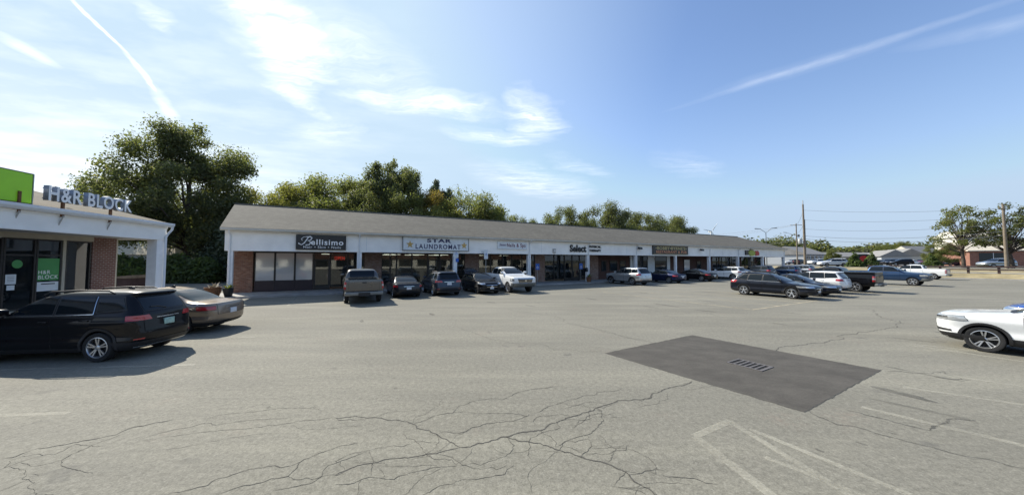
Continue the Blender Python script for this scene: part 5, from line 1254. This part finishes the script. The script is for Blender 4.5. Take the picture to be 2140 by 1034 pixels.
tree('oak_tree', 'round_b', (px(1405, 80), 80, 0), 14.4, 7.8, 'last round crown of farther group, left of wind turbine', 'tree', 'leaf_oak', 13, G, rot=4.2)
# shaded trees and hedges at the back of the gap between the buildings
def hedge(name, label, cat, pts, hgt, wid, n, mat, seed, group=None, z=0, base=.1):
    g = random.Random(seed); cen = []; rad = []
    o = pts[0]
    for a, b_ in zip(pts, pts[1:]):
        L = math.dist(a, b_); k = max(2, int(L/(wid*.55)))
        for i in range(k+1):
            x = a[0]+(b_[0]-a[0])*i/k-o[0]; y = a[1]+(b_[1]-a[1])*i/k-o[1]; hh = hgt*g.uniform(.72, 1.08)
            cen.append((x+g.uniform(-.2, .2), y+g.uniform(-.2, .2), hh*.5)); rad.append((wid*.6, wid*.6, hh*.52))
            cen.append((x+g.uniform(-.4, .4)*wid, y+g.uniform(-.4, .4)*wid, hh*.8)); rad.append((wid*.3, wid*.3, hh*.26))
    V = leaves(cen, rad, n, .22, seed, hole=.5)
    o2 = obj(name, quads_mesh(name, V, M[mat]), None, (o[0], o[1], z)); return tag(o2, label, cat, group)
hedge('hedge', 'clipped green hedge beyond corner shop pier and white post', 'hedge', [(-44, 34.5), (-33, 35)], 2.7, 1.8, 15000, 'leaf_hedge', 3)
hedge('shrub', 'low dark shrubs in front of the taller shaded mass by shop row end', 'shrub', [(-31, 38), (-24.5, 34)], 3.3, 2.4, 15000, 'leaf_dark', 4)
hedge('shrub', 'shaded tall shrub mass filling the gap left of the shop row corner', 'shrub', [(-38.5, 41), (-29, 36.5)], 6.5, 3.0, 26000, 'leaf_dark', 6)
tree('oak_tree', 'round_b', (-56, 46, 0), 11.5, 5.4, 'shaded tree behind the hedge seen under corner shop canopy', 'tree', 'leaf_hedge', 13, rot=1.1)
tree('oak_tree', 'round_a', (-30, 46, 0), 12.0, 5.0, 'shaded tree right of large oak trunk, over shop row corner', 'tree', 'leaf_oak', 9, rot=3.1)
tree('oak_tree', 'round_a', (-62, 52, 0), 9.0, 5.0, 'tree behind the corner shop roof at far left', 'tree', 'leaf_oak', 9, rot=2.6)
# house glimpsed behind the hedge
s = thing('house', 'small house with pale roof behind the hedge', 'house', (-49.5, 45.0, 0), R(20))
mb = MB(); mb.box(-3.4, 3.4, -3, 3, 0, 3.2); mb.build('wall', M['siding'], s); mb = MB(); mb.prism([(-3.5, 3.2), (3.5, 3.2), (0, 5.6)], -3.9, 3.9, 'x'); mb.build('roof', M['tanroof'], s)
for x in (-1.8, 1.4): mb = MB(); mb.box(x-.5, x+.5, -3.04, -3.0, 1.1, 2.5); mb.build('window', M['glass_dark'], s)

# ------------------------------------------------------------------ beyond the car park
Z1 = 1.25
# wooden guard rail
fr = thing('guard_rail', 'dark wooden guard rail with square posts above the kerb', 'fence', W(81.0, 9, .74), ANG-math.pi/2)
for i in range(12):
    mb = MB(); x = 2.3*i; mb.cbox(x-.11, x+.11, -.11, .11, -.1, 1.02, .02); mb.build('post', M['railwood'], fr)
for z in (.42, .80): mb = MB(); mb.box(-.2, 25.5, -.19, -.112, z, z+.16); mb.build('rail', M['railwood'], fr)
# utility poles
def pole(label, x, Y, H, r, arms, extra=None, z=Z1):
    s = thing('utility_pole', label, 'utility pole', (x, Y, z), -.2)
    mb = MB(); mb.tube([(0, 0, -.2), (0, 0, H*.5), (0, 0, H)], [r, r*.85, r*.66], 10); mb.build('pole', M['wood'], s, 60)
    for zz, w in arms:
        mb = MB(); mb.box(-w, w, -.06, .06, zz-.06, zz+.06)
        mb.build('crossarm', M['wood'], s)
        for x_ in (-w*.92, -w*.4, w*.4, w*.92):
            mb = MB(); mb.lathe([(.045, 0), (.07, .06), (.04, .12), (.06, .16), (.001, .2)], 8, 0, 'z', (x_, 0, zz+.06)); mb.build('insulator', M['galv'], s)
    return s
s = pole('tallest utility pole at the roadside with a small transformer', 59.0, 65.0, 12.6, .20, ())
mb = MB(); mb.lathe([(.001, 0), (.30, 0), (.32, .1), (.32, .85), (.26, .95), (.001, 1.0)], 14, 0, 'z', (-.75, 0, 4.6)); mb.box(-.5, -.15, -.05, .05, 5.0, 5.1); mb.build('transformer', M['galv'], s, 40)
mb = MB(); mb.tube([(0, 0, 12.4), (0, 0, 13.4)], .07, 8); mb.build('top_pin', M['galv'], s)
mb = MB(); mb.tube([(.22, 0, 1.0), (.22, 0, 9.5)], .06, 6); mb.build('riser', M['steel'], s)
s = pole('utility pole with a crossarm left of the tallest pole', 84.0, 95.0, 12.2, .19, ((11.7, 1.5),))
mb = MB(); mb.tube([(0, 0, 8.6), (-1.2, 0, 9.0), (-2.6, 0, 9.5)], .05, 6); mb.prism([(-2.5, 9.42), (-3.4, 9.56), (-3.4, 9.66), (-2.6, 9.6)], -.15, .15, 'y'); mb.build('street_light', M['galv'], s)
mb = MB(); mb.lathe([(.001, 0), (.26, 0), (.26, .7), (.001, .75)], 12, 0, 'z', (.55, 0, 8.2)); mb.box(.0, .4, -.04, .04, 8.5, 8.58); mb.build('transformer', M['steel'], s)
s = pole('pale utility pole between two trees at the right', 72.0, 47.0, 9.9, .20, (), z=.82)
mb = MB(); mb.box(-.5, .1, -.05, .05, 9.2, 9.28); mb.lathe([(.05, 0), (.07, .08), (.04, .2)], 8, 0, 'z', (-.42, 0, 9.28)); mb.build('pole_bracket', M['wood'], s)
# overhead cables
def cable(name, label, a, b_, sag, r=.022, grp='overhead cables along the road'):
    a = Vector(a); b_ = Vector(b_); P = []
    for i in range(25):
        t_ = i/24; p = a.lerp(b_, t_); p.z -= sag*4*t_*(1-t_); P.append(p-a)
    mb = MB(); mb.tube(P, r, 5); o = mb.build(name, M['wire'], None, loc=a); return tag(o, label, 'cable', grp)
pl_ = {'a': (59.0, 65.0, Z1), 'b': (84.0, 95.0, Z1), 'c': (72.0, 47.0, .82), 'd': (104, 118, Z1)}
NM = ['topmost', 'second', 'third', 'fourth', 'lowest']
def P_(k, z): return (pl_[k][0], pl_[k][1], pl_[k][2]+z)
for i, (z0, z1) in enumerate(((11.4, 9.3), (9.4, 8.2), (7.6, 7.0), (6.2, 5.9), (5.6, 5.3))):
    cable('cable', NM[i]+' cable strung from tallest pole to pale pole at right', P_('a', z0), P_('c', z1), .5+.1*i, .020+.006*(i > 2))
for i, (z0, z1) in enumerate(((11.2, 11.8), (8.6, 9.2), (6.6, 7.2))):
    cable('cable', NM[i]+' cable between tallest pole and crossarm pole', P_('a', z0), P_('b', z1), .5, .022)
for i, (z0, z1) in enumerate(((11.9, 10.0), (11.7, 8.4), (9.0, 5.5), (7.2, 4.6))):
    cable('cable', NM[i]+' cable running left from crossarm pole over shop roof', P_('b', z0), (70+i, 140, Z1+z1+2), 1.0, .03)
for i, (z0, z1) in enumerate(((9.4, 10.4), (8.4, 9.2), (7.0, 7.4), (5.9, 6.0))):
    cable('cable', NM[i]+' cable leaving pale pole toward right edge', P_('c', z0), (84, 25, .9+z1), .6, .022)
# street lamps
def lamp(label, x, Y, H, arms, z=Z1):
    s = thing('street_lamp', label, 'street lamp', (x, Y, z), -.55)
    mb = MB(); mb.tube([(0, 0, 0), (0, 0, H)], [.11, .07], 8); mb.build('pole', M['steel'], s, 60)
    for sg in arms:
        mb = MB(); mb.tube([(0, 0, H-.1), (sg*.5, 0, H+.35), (sg*1.1, 0, H+.95)], .05, 6); mb.build('arm', M['steel'], s)
        mb = MB(); mb.prism([(sg*.95, H+.86), (sg*1.1, H+.98), (sg*2.1, H+1.1), (sg*2.2, H+1.0), (sg*2.1, H+.9)], -.17, .17, 'y'); mb.build('lamp_head', M['steel'], s)
lamp('double armed street lamp rising behind far end of the roof', px(1602, 78), 78, 9.1, (-1, 1), .2)
# wind turbine
s = thing('wind_turbine', 'white three bladed wind turbine far behind the roof', 'wind turbine', (px(1487, 420), 420, 0), .25)
mb = MB(); mb.tube([(0, 0, 0), (0, 0, 40)], [1.4, .8], 12); mb.build('tower', M['white'], s, 60)
mb = MB(); mb.lathe([(.001, -1.6), (.9, -1.0), (1.0, .6), (.9, 3.4), (.001, 3.6)], 12, 0, 'y', (0, 0, 40.6)); mb.build('nacelle', M['white'], s, 40)
for a in (50, 170, 290):
    mb = MB(); c, sn = math.cos(R(a)), math.sin(R(a)); q = lambda l, w: (l*c-w*sn, 40.6+l*sn+w*c)
    mb.prism([q(.5, -.5), q(3, .9), q(14, .15), q(14, -.1), q(3, -.6)], -1.75, -1.5, 'y'); mb.build('blade', M['white'], s)
# right-hand trees, bushes
tree('roadside_tree', 'sparse_b', (px(2012, 52), 52, 1.0), 10.6, 3.9, 'thin roadside tree with open ragged crown, left of pale pole', 'tree', 'leaf_mid', 52, n=3200, ls=.17, ratio=.42, clump=.075, trunk_h=.28, K=44, limbs=38, zcf=.5)
tree('roadside_tree', 'sparse_c', (px(2112, 50), 50, 1.0), 10.4, 4.6, 'fuller dark roadside tree at the right edge behind pale pole', 'tree', 'leaf_oak', 57, n=6400, ls=.17, ratio=.42, clump=.08, trunk_h=.24, K=54, limbs=40, zcf=.5)
tree('roadside_tree', 'round_b', (px(1968, 66), 66, 1.1), 5.2, 2.8, 'low bushy tree left of thin roadside tree', 'tree', 'leaf_mid', 13, rot=2)
tree('far_tree', 'round_a', (px(1851, 150), 150, 1.2), 9.6, 4.6, 'small distant tree above the far gabled roofs, left one', 'tree', 'leaf_mid', 9, rot=1)
tree('far_tree', 'round_b', (px(1887, 150), 150, 1.2), 10.8, 5.4, 'small distant tree above far gabled roofs, right one', 'tree', 'leaf_mid', 13, rot=1)
def conifer(x, Y, H, r, label, seed, z=Z1):
    s = thing('conifer', label, 'shrub', (x, Y, z)); mb = MB(); mb.tube([(0, 0, -.1), (0, 0, H*.9)], [.10, .02], 6); mb.build('trunk', M['bark'], s)
    cen = []; rad = []; g = random.Random(seed)
    for i in range(10):
        f = i/9; rr = r*(1-.82*f)
        for k in range(5 if i < 8 else 2): a = g.uniform(0, 6.28); cen.append((rr*.55*math.cos(a), rr*.55*math.sin(a), .15+H*.92*f)); rad.append((rr*.55, rr*.55, H*.09))
    obj('crown', quads_mesh('crown', leaves(cen, rad, 4200, .20, seed, hole=.4), M['leaf_hedge']), s)
conifer(px(1785, 62), 62, 2.75, 1.25, 'conical evergreen left of the red roadside sign', 1)
conifer(px(1820, 61), 61, 2.65, 1.25, 'conical evergreen right of the red roadside sign', 2)
conifer(px(1946, 58), 58, 2.4, 1.3, 'round evergreen bush behind the white pickup', 5, 1.1)
tree('far_tree', 'round_b', (px(1740, 84), 84, Z1), 4.4, 1.9, 'round leafy bush beyond the road near white car', 'shrub', 'leaf_mid', 13, rot=.4)
s = thing('road_sign', 'black roadside sign panel with a large red disc', 'sign', (px(1801, 66), 66, Z1), -.35)
mb = MB(); mb.cbox(-1.15, 1.15, -.12, .12, .7, 2.5, .03); mb.build('panel', M['black'], s); mb = MB(); mb.lathe([(.62, 0), (.58, -.03), (.001, -.03)], 22, 0, 'y', (.2, -.122, 1.6)); mb.build('disc', M['red'], s)
for x in (-.9, .9): mb = MB(); mb.box(x-.06, x+.06, -.06, .06, -.1, .7); mb.build('post', M['steel'], s)
# far treeline
g = random.Random(5); cen = []; rad = []
for i in range(150):
    a = R(18+i*.37); dd = 330+60*g.random(); rr = g.uniform(6, 11); hh = (19 if a < R(44) else 12.5)*g.uniform(.8, 1.1)
    # bearing measured clockwise from straight ahead
    cen.append((dd*math.sin(a), dd*math.cos(a), hh*.45)); rad.append((rr, rr, hh*.55))
o = obj('treeline', quads_mesh('treeline', leaves(cen, rad, 130000, 1.3, 8, hole=.75), M['leaf_oak'])); tag(o, 'hazy wooded ridge closing the view beyond the road', 'treeline', kind='stuff')
# far buildings
def shed(label, x, Y, rz, L, Wd, H, rh, wm, rm, cat='building', wins=0, z=Z1, gable_end=True, name='building'):
    s = thing(name, label, cat, (x, Y, z), rz)
    mb = MB(); mb.box(-L/2, L/2, -Wd/2, Wd/2, -.3, H); mb.build('wall', M[wm], s)
    mb = MB(); o = .4; mb.prism([(-Wd/2-o, H-.12), (Wd/2+o, H-.12), (Wd/2+o, H+.05), (0, H+rh), (-Wd/2-o, H+.05)], -L/2-o, L/2+o, 'x'); mb.build('roof', M[rm], s)
    if wm != 'siding':
        for sg in (-1, 1): mb = MB(); mb.prism([(-Wd/2, H-.11), (Wd/2, H-.11), (0, H+rh-.15)], sg*(L/2+o)-.01, sg*(L/2+o)+.03, 'x'); mb.build('gable', M[wm], s)
    for i in range(wins):
        x_ = -L/2+L*(i+.5)/wins; mb = MB(); mb.box(x_-L/wins*.3, x_+L/wins*.3, -Wd/2-.04, -Wd/2-.003, .8, H-.5); w = mb.build('window', M['glass_dark'], s)
        mb = MB(); mb.box(x_-.04, x_+.04, -Wd/2-.07, -Wd/2-.041, .8, H-.5); mb.build('frame', M['white'], w)
    return s
shed('grey roofed low building right of the shop row end', px(1662, 118), 118, ANG, 17, 12, 3.4, 2.9, 'siding', 'shingle_far', wins=5)
shed('long pale low building with grey roof behind the red sign', px(1800, 142), 144, .10, 33, 10, 2.9, 2.0, 'cream', 'shingle_far', wins=8)
shed('small grey gabled building at the end of long pale building', px(1863, 112), 114, R(60), 14, 6.5, 2.7, 2.2, 'siding', 'shingle_far', wins=3)
shed('second small grey gabled building, between gable and taller roof', px(1893, 118), 120, R(62), 14, 7.5, 2.9, 2.6, 'siding', 'shingle_far', wins=3)
shed('pale building with large grey roof at the right of far row', px(1926, 122), 124, R(8), 12, 10, 3.2, 3.6, 'cream', 'shingle_far', wins=3)
shed('brick building with pale hipped roof at right edge', px(2165, 70), 72, R(-28), 20, 10, 3.4, 2.2, 'brick_far', 'tanroof', wins=3, name='brick_building')
shed('tall pale building behind the roadside trees', px(2042, 100), 102, R(-25), 9, 10, 8.6, 2.0, 'palewall', 'tanroof', wins=0)

o_ = W(30, 84)
s = thing('shop_building', 'white shop building across the lot, mirrored in the shop windows', 'building', (o_.x, o_.y, 0), ANG)
mb = MB(); mb.box(-45, 45, -6, 6, 0, 3.0, 1); mb.box(-45.2, 45.2, -6.2, 6.4, 3.0, 5.2, 0); mb.build('wall', [M['brick_c'], M['palewall']], s)
mb = MB(); mb.prism([(-6.8, 5.2), (7.0, 5.2), (0, 8.0)], -46, 46, 'x'); mb.build('roof', M['shingle'], s)
for i in range(14): mb = MB(); mb.box(-42+6*i, -38+6*i, 6.003, 6.06, .6, 2.8); mb.build('window', M['glass_dark'], s)
# ------------------------------------------------------------------ parked cars
HN_ = math.atan2(-N.y, -N.x)   # nose toward the shop row
HO_ = math.atan2(N.y, N.x)     # nose away from it
def wl(t, n): p = W(t, n); return (p.x, p.y)
k = car('parked_car', 'suv', 'black', (-11.22, 8.40), R(186), 'black crossover parked nearest at the left, facing the corner shop', 'car', plate=M['plate_green'], wide=.89)
k.scale.x = .935
car('parked_car', 'sedan', 'bronze', (-12.25, 11.28), R(188), 'bronze saloon parked behind the nearest black crossover', 'car', scale=.95, zs=1.08)
GR = 'cars parked nose to the shop row'
car('parked_car', 'pickup', 'grey', wl(7.45, 4.38), HN_, 'grey crew cab pickup backed toward camera under the salon sign', 'pickup', GR)
car('parked_car', 'sedan', 'charcoal', wl(10.2, 3.28), HN_, 'dark grey saloon beside the grey pickup below laundry sign', 'car', GR, scale=.96)
car('parked_car', 'suv', 'slate', wl(12.85, 3.40), HN_, 'dark slate crossover between dark saloon and open hatch car', 'car', GR)
k = car('parked_car', 'hatch', 'black', wl(15.9, 3.85), HO_, 'small black car with its tailgate raised, facing the camera', 'car', GR, scale=.93, zs=.97)
mb = MB()
for u in range(7):
    for v in range(7):
        y = (u/6*2-1)*.62; f = v/6; x = -1.95-f*.85; z = 1.60+.42*math.sin(f*1.9)-.10*(u/3-1)**2
        mb.v.append((x, y, z))
for u in range(6):
    for v in range(6): mb.f.append((u*7+v, (u+1)*7+v, (u+1)*7+v+1, u*7+v+1)); mb.m.append(1 if 1 <= u <= 4 and 1 <= v <= 3 else 0)
kk = len(mb.v); mb.v += [(p[0], p[1], p[2]-.05) for p in mb.v[:kk]]; nf = len(mb.f)
for i in range(nf): mb.f.append(tuple(kk+j for j in mb.f[i])); mb.m.append(0)
mb.build('raised_tailgate', [PAINT['black'], M['carglass']], k, 40, fix=False)
car('parked_car', 'pickup', 'white', wl(18.45, 3.50), HO_, 'white crew cab pickup facing the camera beneath nail salon sign', 'pickup', GR)
car('parked_car', 'bigsuv', 'silver', wl(32.85, 3.15), HN_, 'silver crossover before the brick wall left of pub sign', 'car', GR, scale=.98)
car('parked_car', 'sedan', 'navy', wl(38.5, 3.1), HN_, 'navy saloon beside silver crossover, under the pub sign', 'car', GR)
car('parked_car', 'sedan', 'black', wl(44.4, 3.1), HN_, 'black saloon right of the navy saloon under pub sign', 'car', GR)
car('parked_car', 'suv', 'white', wl(51.2, 3.0), HN_, 'white crossover right of the black saloon by far windows', 'car', GR)
car('parked_car', 'sedan', 'white', wl(54.2, 2.9), HN_, 'white saloon partly hidden right of the white crossover', 'car', GR)
car('parked_car', 'bigsuv', 'slate', wl(58.6, 3.0), HN_, 'dark large crossover near the last posts of shop row', 'car', GR)
car('parked_car', 'suv', 'blue', wl(66.3, 3.2), HN_, 'dark blue crossover at far end of the row by the last post', 'car', GR)
car('parked_car', 'bigsuv', 'silver', wl(71.6, 3.0), HN_, 'pale silver crossover farthest along the row, past the last post', 'car', GR, small=True)
GM = 'cars in the middle of the parking area'
car('parked_car', 'wagon', 'navyblack', wl(32.35, 16.15), HO_, 'dark navy estate with bright wheels in front of the middle row', 'car', GM)
car('parked_car', 'sedan', 'navyblack', wl(35.55, 16.15), HO_, 'dark saloon just behind the dark navy estate', 'car', GM)
car('parked_car', 'bigsuv', 'white', wl(39.1, 15.8), HN_, 'white large crossover showing its tail, behind dark saloon', 'car', GM, scale=.92)
k = car('parked_car', 'pickup', 'black', wl(42.4, 15.9), HN_, 'black pickup with its tail toward camera, behind white crossover', 'pickup', GM)
mb = MB(); mb.cbox(-2.90, -1.14, -.93, .93, 1.362, 1.55, .04); mb.build('bed_cover', PAINT['black'], k, 40)
car('parked_car', 'pickup', 'steelblue', wl(56.0, 16.2), HO_, 'blue crew cab pickup facing right, behind black pickup', 'pickup', GM)
car('parked_car', 'pickup', 'white', wl(74.4, 14.6), HN_, 'white pickup parked against the far kerb', 'pickup', GM)
car('parked_car', 'bigsuv', 'white', wl(21.95, 26.80), HN_, 'white large crossover cut by the right edge, nearest on right', 'car', scale=.88)
car('parked_car', 'suv', 'brightblue', wl(26.2, 27.65), HN_, 'bright blue car peeking behind the white crossover at right edge', 'car')
GF = 'cars standing beyond the road'
def pp(x, Y): return ((x-1070)/674*Y, Y)
car('far_car', 'suv', 'white', pp(1738, 66), R(165), 'white crossover beyond the kerb, left of conical evergreens', 'car', GF, small=True, z=Z1)
car('far_car', 'suv', 'silver', pp(2080, 56), R(172), 'silver crossover on the road behind wooden guard rail', 'car', GF, small=True, z=1.2)
for i, (x, Y, tn, pn, lb) in enumerate(((1655, 100, 'suv', 'white', 'white car with dark windows left of crossarm pole base'), (1672, 98, 'suv', 'black', 'black car right of crossarm pole base'), (1706, 92, 'bigsuv', 'white', 'tall white car right of the tallest pole'), (1722, 104, 'suv', 'black', 'dark car far behind white crossover'),
   (1762, 100, 'sedan', 'white', 'white saloon left of the red sign, far off'), (1838, 86, 'sedan', 'black', 'black saloon right of right hand evergreen'), (1858, 84, 'suv', 'black', 'black car before the grey gabled building'), (1880, 82, 'suv', 'black', 'dark car in front of white car in far row'), (1884, 96, 'suv', 'white', 'white car before the middle gabled building'),
   (1905, 92, 'sedan', 'white', 'white saloon in the far row right of middle gable'), (1925, 96, 'suv', 'red', 'red car in the far row left of evergreen bush'), (1972, 84, 'suv', 'white', 'white car behind the low bushy tree'), (1992, 76, 'sedan', 'navy', 'navy saloon behind the thin roadside tree'), (2025, 80, 'suv', 'black', 'dark car left of the brick building'))):
    car('far_car', tn, pn, pp(x, Y), R((170, 20, 190, 160)[i % 4]), lb, 'car', GF, small=True, z=1.264)

# ------------------------------------------------------------------ light, sky, camera
w = bpy.data.worlds.new('World'); SC.world = w; w.use_nodes = True; nt = w.node_tree; q = NB(nt)
bg = nt.nodes['Background']
sky = q.n('ShaderNodeTexSky', sky_type='NISHITA'); sky.sun_disc = False
sky.sun_elevation = SUN_EL; sky.sun_rotation = math.atan2(SUN_AZ.x, SUN_AZ.y)
sky.altitude = 10; sky.air_density = 1.0; sky.dust_density = SKY_DUST; sky.ozone_density = 1.6
dv = q.coord('Generated'); sp = q.n('ShaderNodeSeparateXYZ'); q.put(sp.inputs[0], dv)
zc = q.math('MAXIMUM', sp.outputs[2], .03)
cb = q.n('ShaderNodeCombineXYZ'); q.put(cb.inputs[0], q.math('DIVIDE', sp.outputs[0], zc)); q.put(cb.inputs[1], q.math('DIVIDE', sp.outputs[1], zc))
pl = cb.outputs[0]   # point on a flat cloud layer overhead
warp = q.noise(pl, 1.6, 4, .6, out='Color')
pw = q.vmath('ADD', pl, q.vmath('SCALE', q.vmath('SUBTRACT', warp, (.5, .5, .5)), None))
for n_ in nt.nodes:
    if n_.bl_idname == 'ShaderNodeVectorMath' and n_.operation == 'SCALE': n_.inputs['Scale'].default_value = .55
def blob(c, ang, sx, sy, amp, vec=None):
    m = q.mapping(vec or pw, c+(0,), (0, 0, R(ang)), (sx, sy, 1), 'TEXTURE')
    return q.math('MULTIPLY', q.ramp(q.vmath('LENGTH', m), 1.0, .1), amp)
def total(l):
    t_ = l[0]
    for x in l[1:]: t_ = q.math('ADD', t_, x)
    return t_
wisp = q.noise(q.mapping(pw, rot=(0, 0, R(-32)), sc=(1.2, 3.4, 1)), 2.2, 7, .62)
fib = q.noise(q.mapping(pw, rot=(0, 0, R(-58)), sc=(1.0, 8.0, 1)), 3.2, 6, .65)
soft = q.noise(q.mapping(pl, rot=(0, 0, R(-25)), sc=(1, 1.8, 1)), 1.1, 5, .6)
cir = total([blob((-1.06, 1.46), 106, .50, .25, 1.5), blob((-1.30, 1.95), 95, .36, .16, .8), blob((-.55, 2.06), 15, .62, .20, .75), blob((.16, 2.2), 70, .45, .20, .7), blob((-.10, 2.55), 10, .5, .22, .55),
   blob((-1.45, 2.5), -30, .5, .26, .42), blob((.35, 4.2), 55, 1.4, .65, .5), blob((.75, 3.4), 45, .7, .18, .25), blob((1.9, 3.4), 40, .8, .3, .2), blob((-1.42, 1.33), -58, .16, .05, .6), blob((-.75, 1.6), 60, .5, .35, .40)])
cir = q.math('MULTIPLY', cir, q.math('MULTIPLY', q.ramp(wisp, .28, .70, .0, 1.2), q.ramp(fib, .32, .60, .45, 1.12)))
plw = q.vmath('ADD', pl, q.vmath('SCALE', q.vmath('SUBTRACT', warp, (.5, .5, .5)), None))
nt.nodes[-1]; [setattr(n_.inputs['Scale'], 'default_value', .12) for n_ in nt.nodes if n_.bl_idname == 'ShaderNodeVectorMath' and n_.operation == 'SCALE' and abs(n_.inputs['Scale'].default_value-.55) > 1e-3]
def trail(a, b_, wd, amp):
    a = Vector(a); b_ = Vector(b_); c = (a+b_)/2; d = b_-a
    return blob((c.x, c.y), math.degrees(math.atan2(d.y, d.x)), d.length/2*1.25, wd, amp, plw)
tr = total([trail((-1.66, 1.16), (-1.86, 1.54), .012, 1.1), trail((-1.84, 1.50), (-2.10, 1.84), .018, 1.0), trail((-2.05, 1.78), (-2.5, 2.4), .045, .5), trail((1.10, 2.05), (2.05, 1.05), .05, .125), trail((1.2, 1.90), (1.75, 1.40), .10, .08), trail((1.85, 1.45), (2.4, 1.2), .10, .12), trail((-2.26, 1.36), (-2.36, 1.62), .06, .6), trail((-2.5, 1.2), (-2.35, 1.4), .05, .4)])
tr = q.math('MULTIPLY', tr, q.ramp(q.noise(pl, 5.5, 5, .6), .3, .62, .35, 1.1))
skyc = q.mix(1, sky.outputs[0], c4((.775, .815, .89)), 'MULTIPLY')
el = sp.outputs[2]
skyc = q.vmath('MINIMUM', skyc, (2.36, 3.16, 4.05))
hz = q.math('POWER', q.ramp(el, .55, .0, 0, 1), 2.2)
skyc = q.mix(q.math('MULTIPLY', hz, .85), skyc, c4((2.12, 2.6, 3.25)))
sd = q.vmath('DOT_PRODUCT', dv, (SUN_AZ.x*.90, SUN_AZ.y*.90, .43))
glow = q.math('POWER', q.ramp(sd, .34, 1.0, 0, 1), 1.2)
skyc = q.mix(q.math('MULTIPLY', glow, .85), skyc, c4((2.74, 3.5, 4.16)))
low = q.math('MULTIPLY', q.ramp(soft, .42, .72, 0, .35), q.ramp(sp.outputs[0], -.15, -.75, 0, 1))
lowl = q.math('MULTIPLY', q.ramp(el, .34, .05, 0, .65), q.ramp(sp.outputs[0], -.35, -.85, 0, 1))
dens = q.math('MINIMUM', total([cir, tr, low, lowl]), 1.0)
dens = q.math('MULTIPLY', dens, q.ramp(el, -.02, .04))
mx = q.mix(dens, skyc, c4(CLOUD))
nt.links.new(mx, bg.inputs[0]); bg.inputs[1].default_value = SKY_S
sun = bpy.data.lights.new('sun', 'SUN'); sun.energy = SUN_S; sun.angle = R(.53); sun.color = (1, .94, .82)
so = bpy.data.objects.new('sun', sun); COL.objects.link(so)
to = Vector((SUN_AZ.x*math.cos(SUN_EL), SUN_AZ.y*math.cos(SUN_EL), math.sin(SUN_EL)))
so.rotation_euler = to.to_track_quat('Z', 'Y').to_euler(); so.location = (0, 0, 60)
cam = bpy.data.cameras.new('camera'); cam.sensor_width = 36; cam.lens = 36*674/2140; cam.clip_end = 6000; cam.clip_start = .1
co = bpy.data.objects.new('camera', cam); COL.objects.link(co); co.location = (0, 0, 2.4)
co.rotation_euler = (R(90)+math.atan(28/674), 0, 0); SC.camera = co
SC.view_settings.view_transform = 'Standard'; SC.view_settings.look = 'None'; SC.view_settings.gamma = 1
SC.view_settings.exposure = EXPO
SC.cycles.max_bounces = 8; SC.cycles.transparent_max_bounces = 8; SC.cycles.diffuse_bounces = 4; SC.cycles.glossy_bounces = 3
SC.cycles.caustics_reflective = False; SC.cycles.caustics_refractive = False
SC.cycles.sample_clamp_indirect = 6
SC.cycles.use_denoising = True
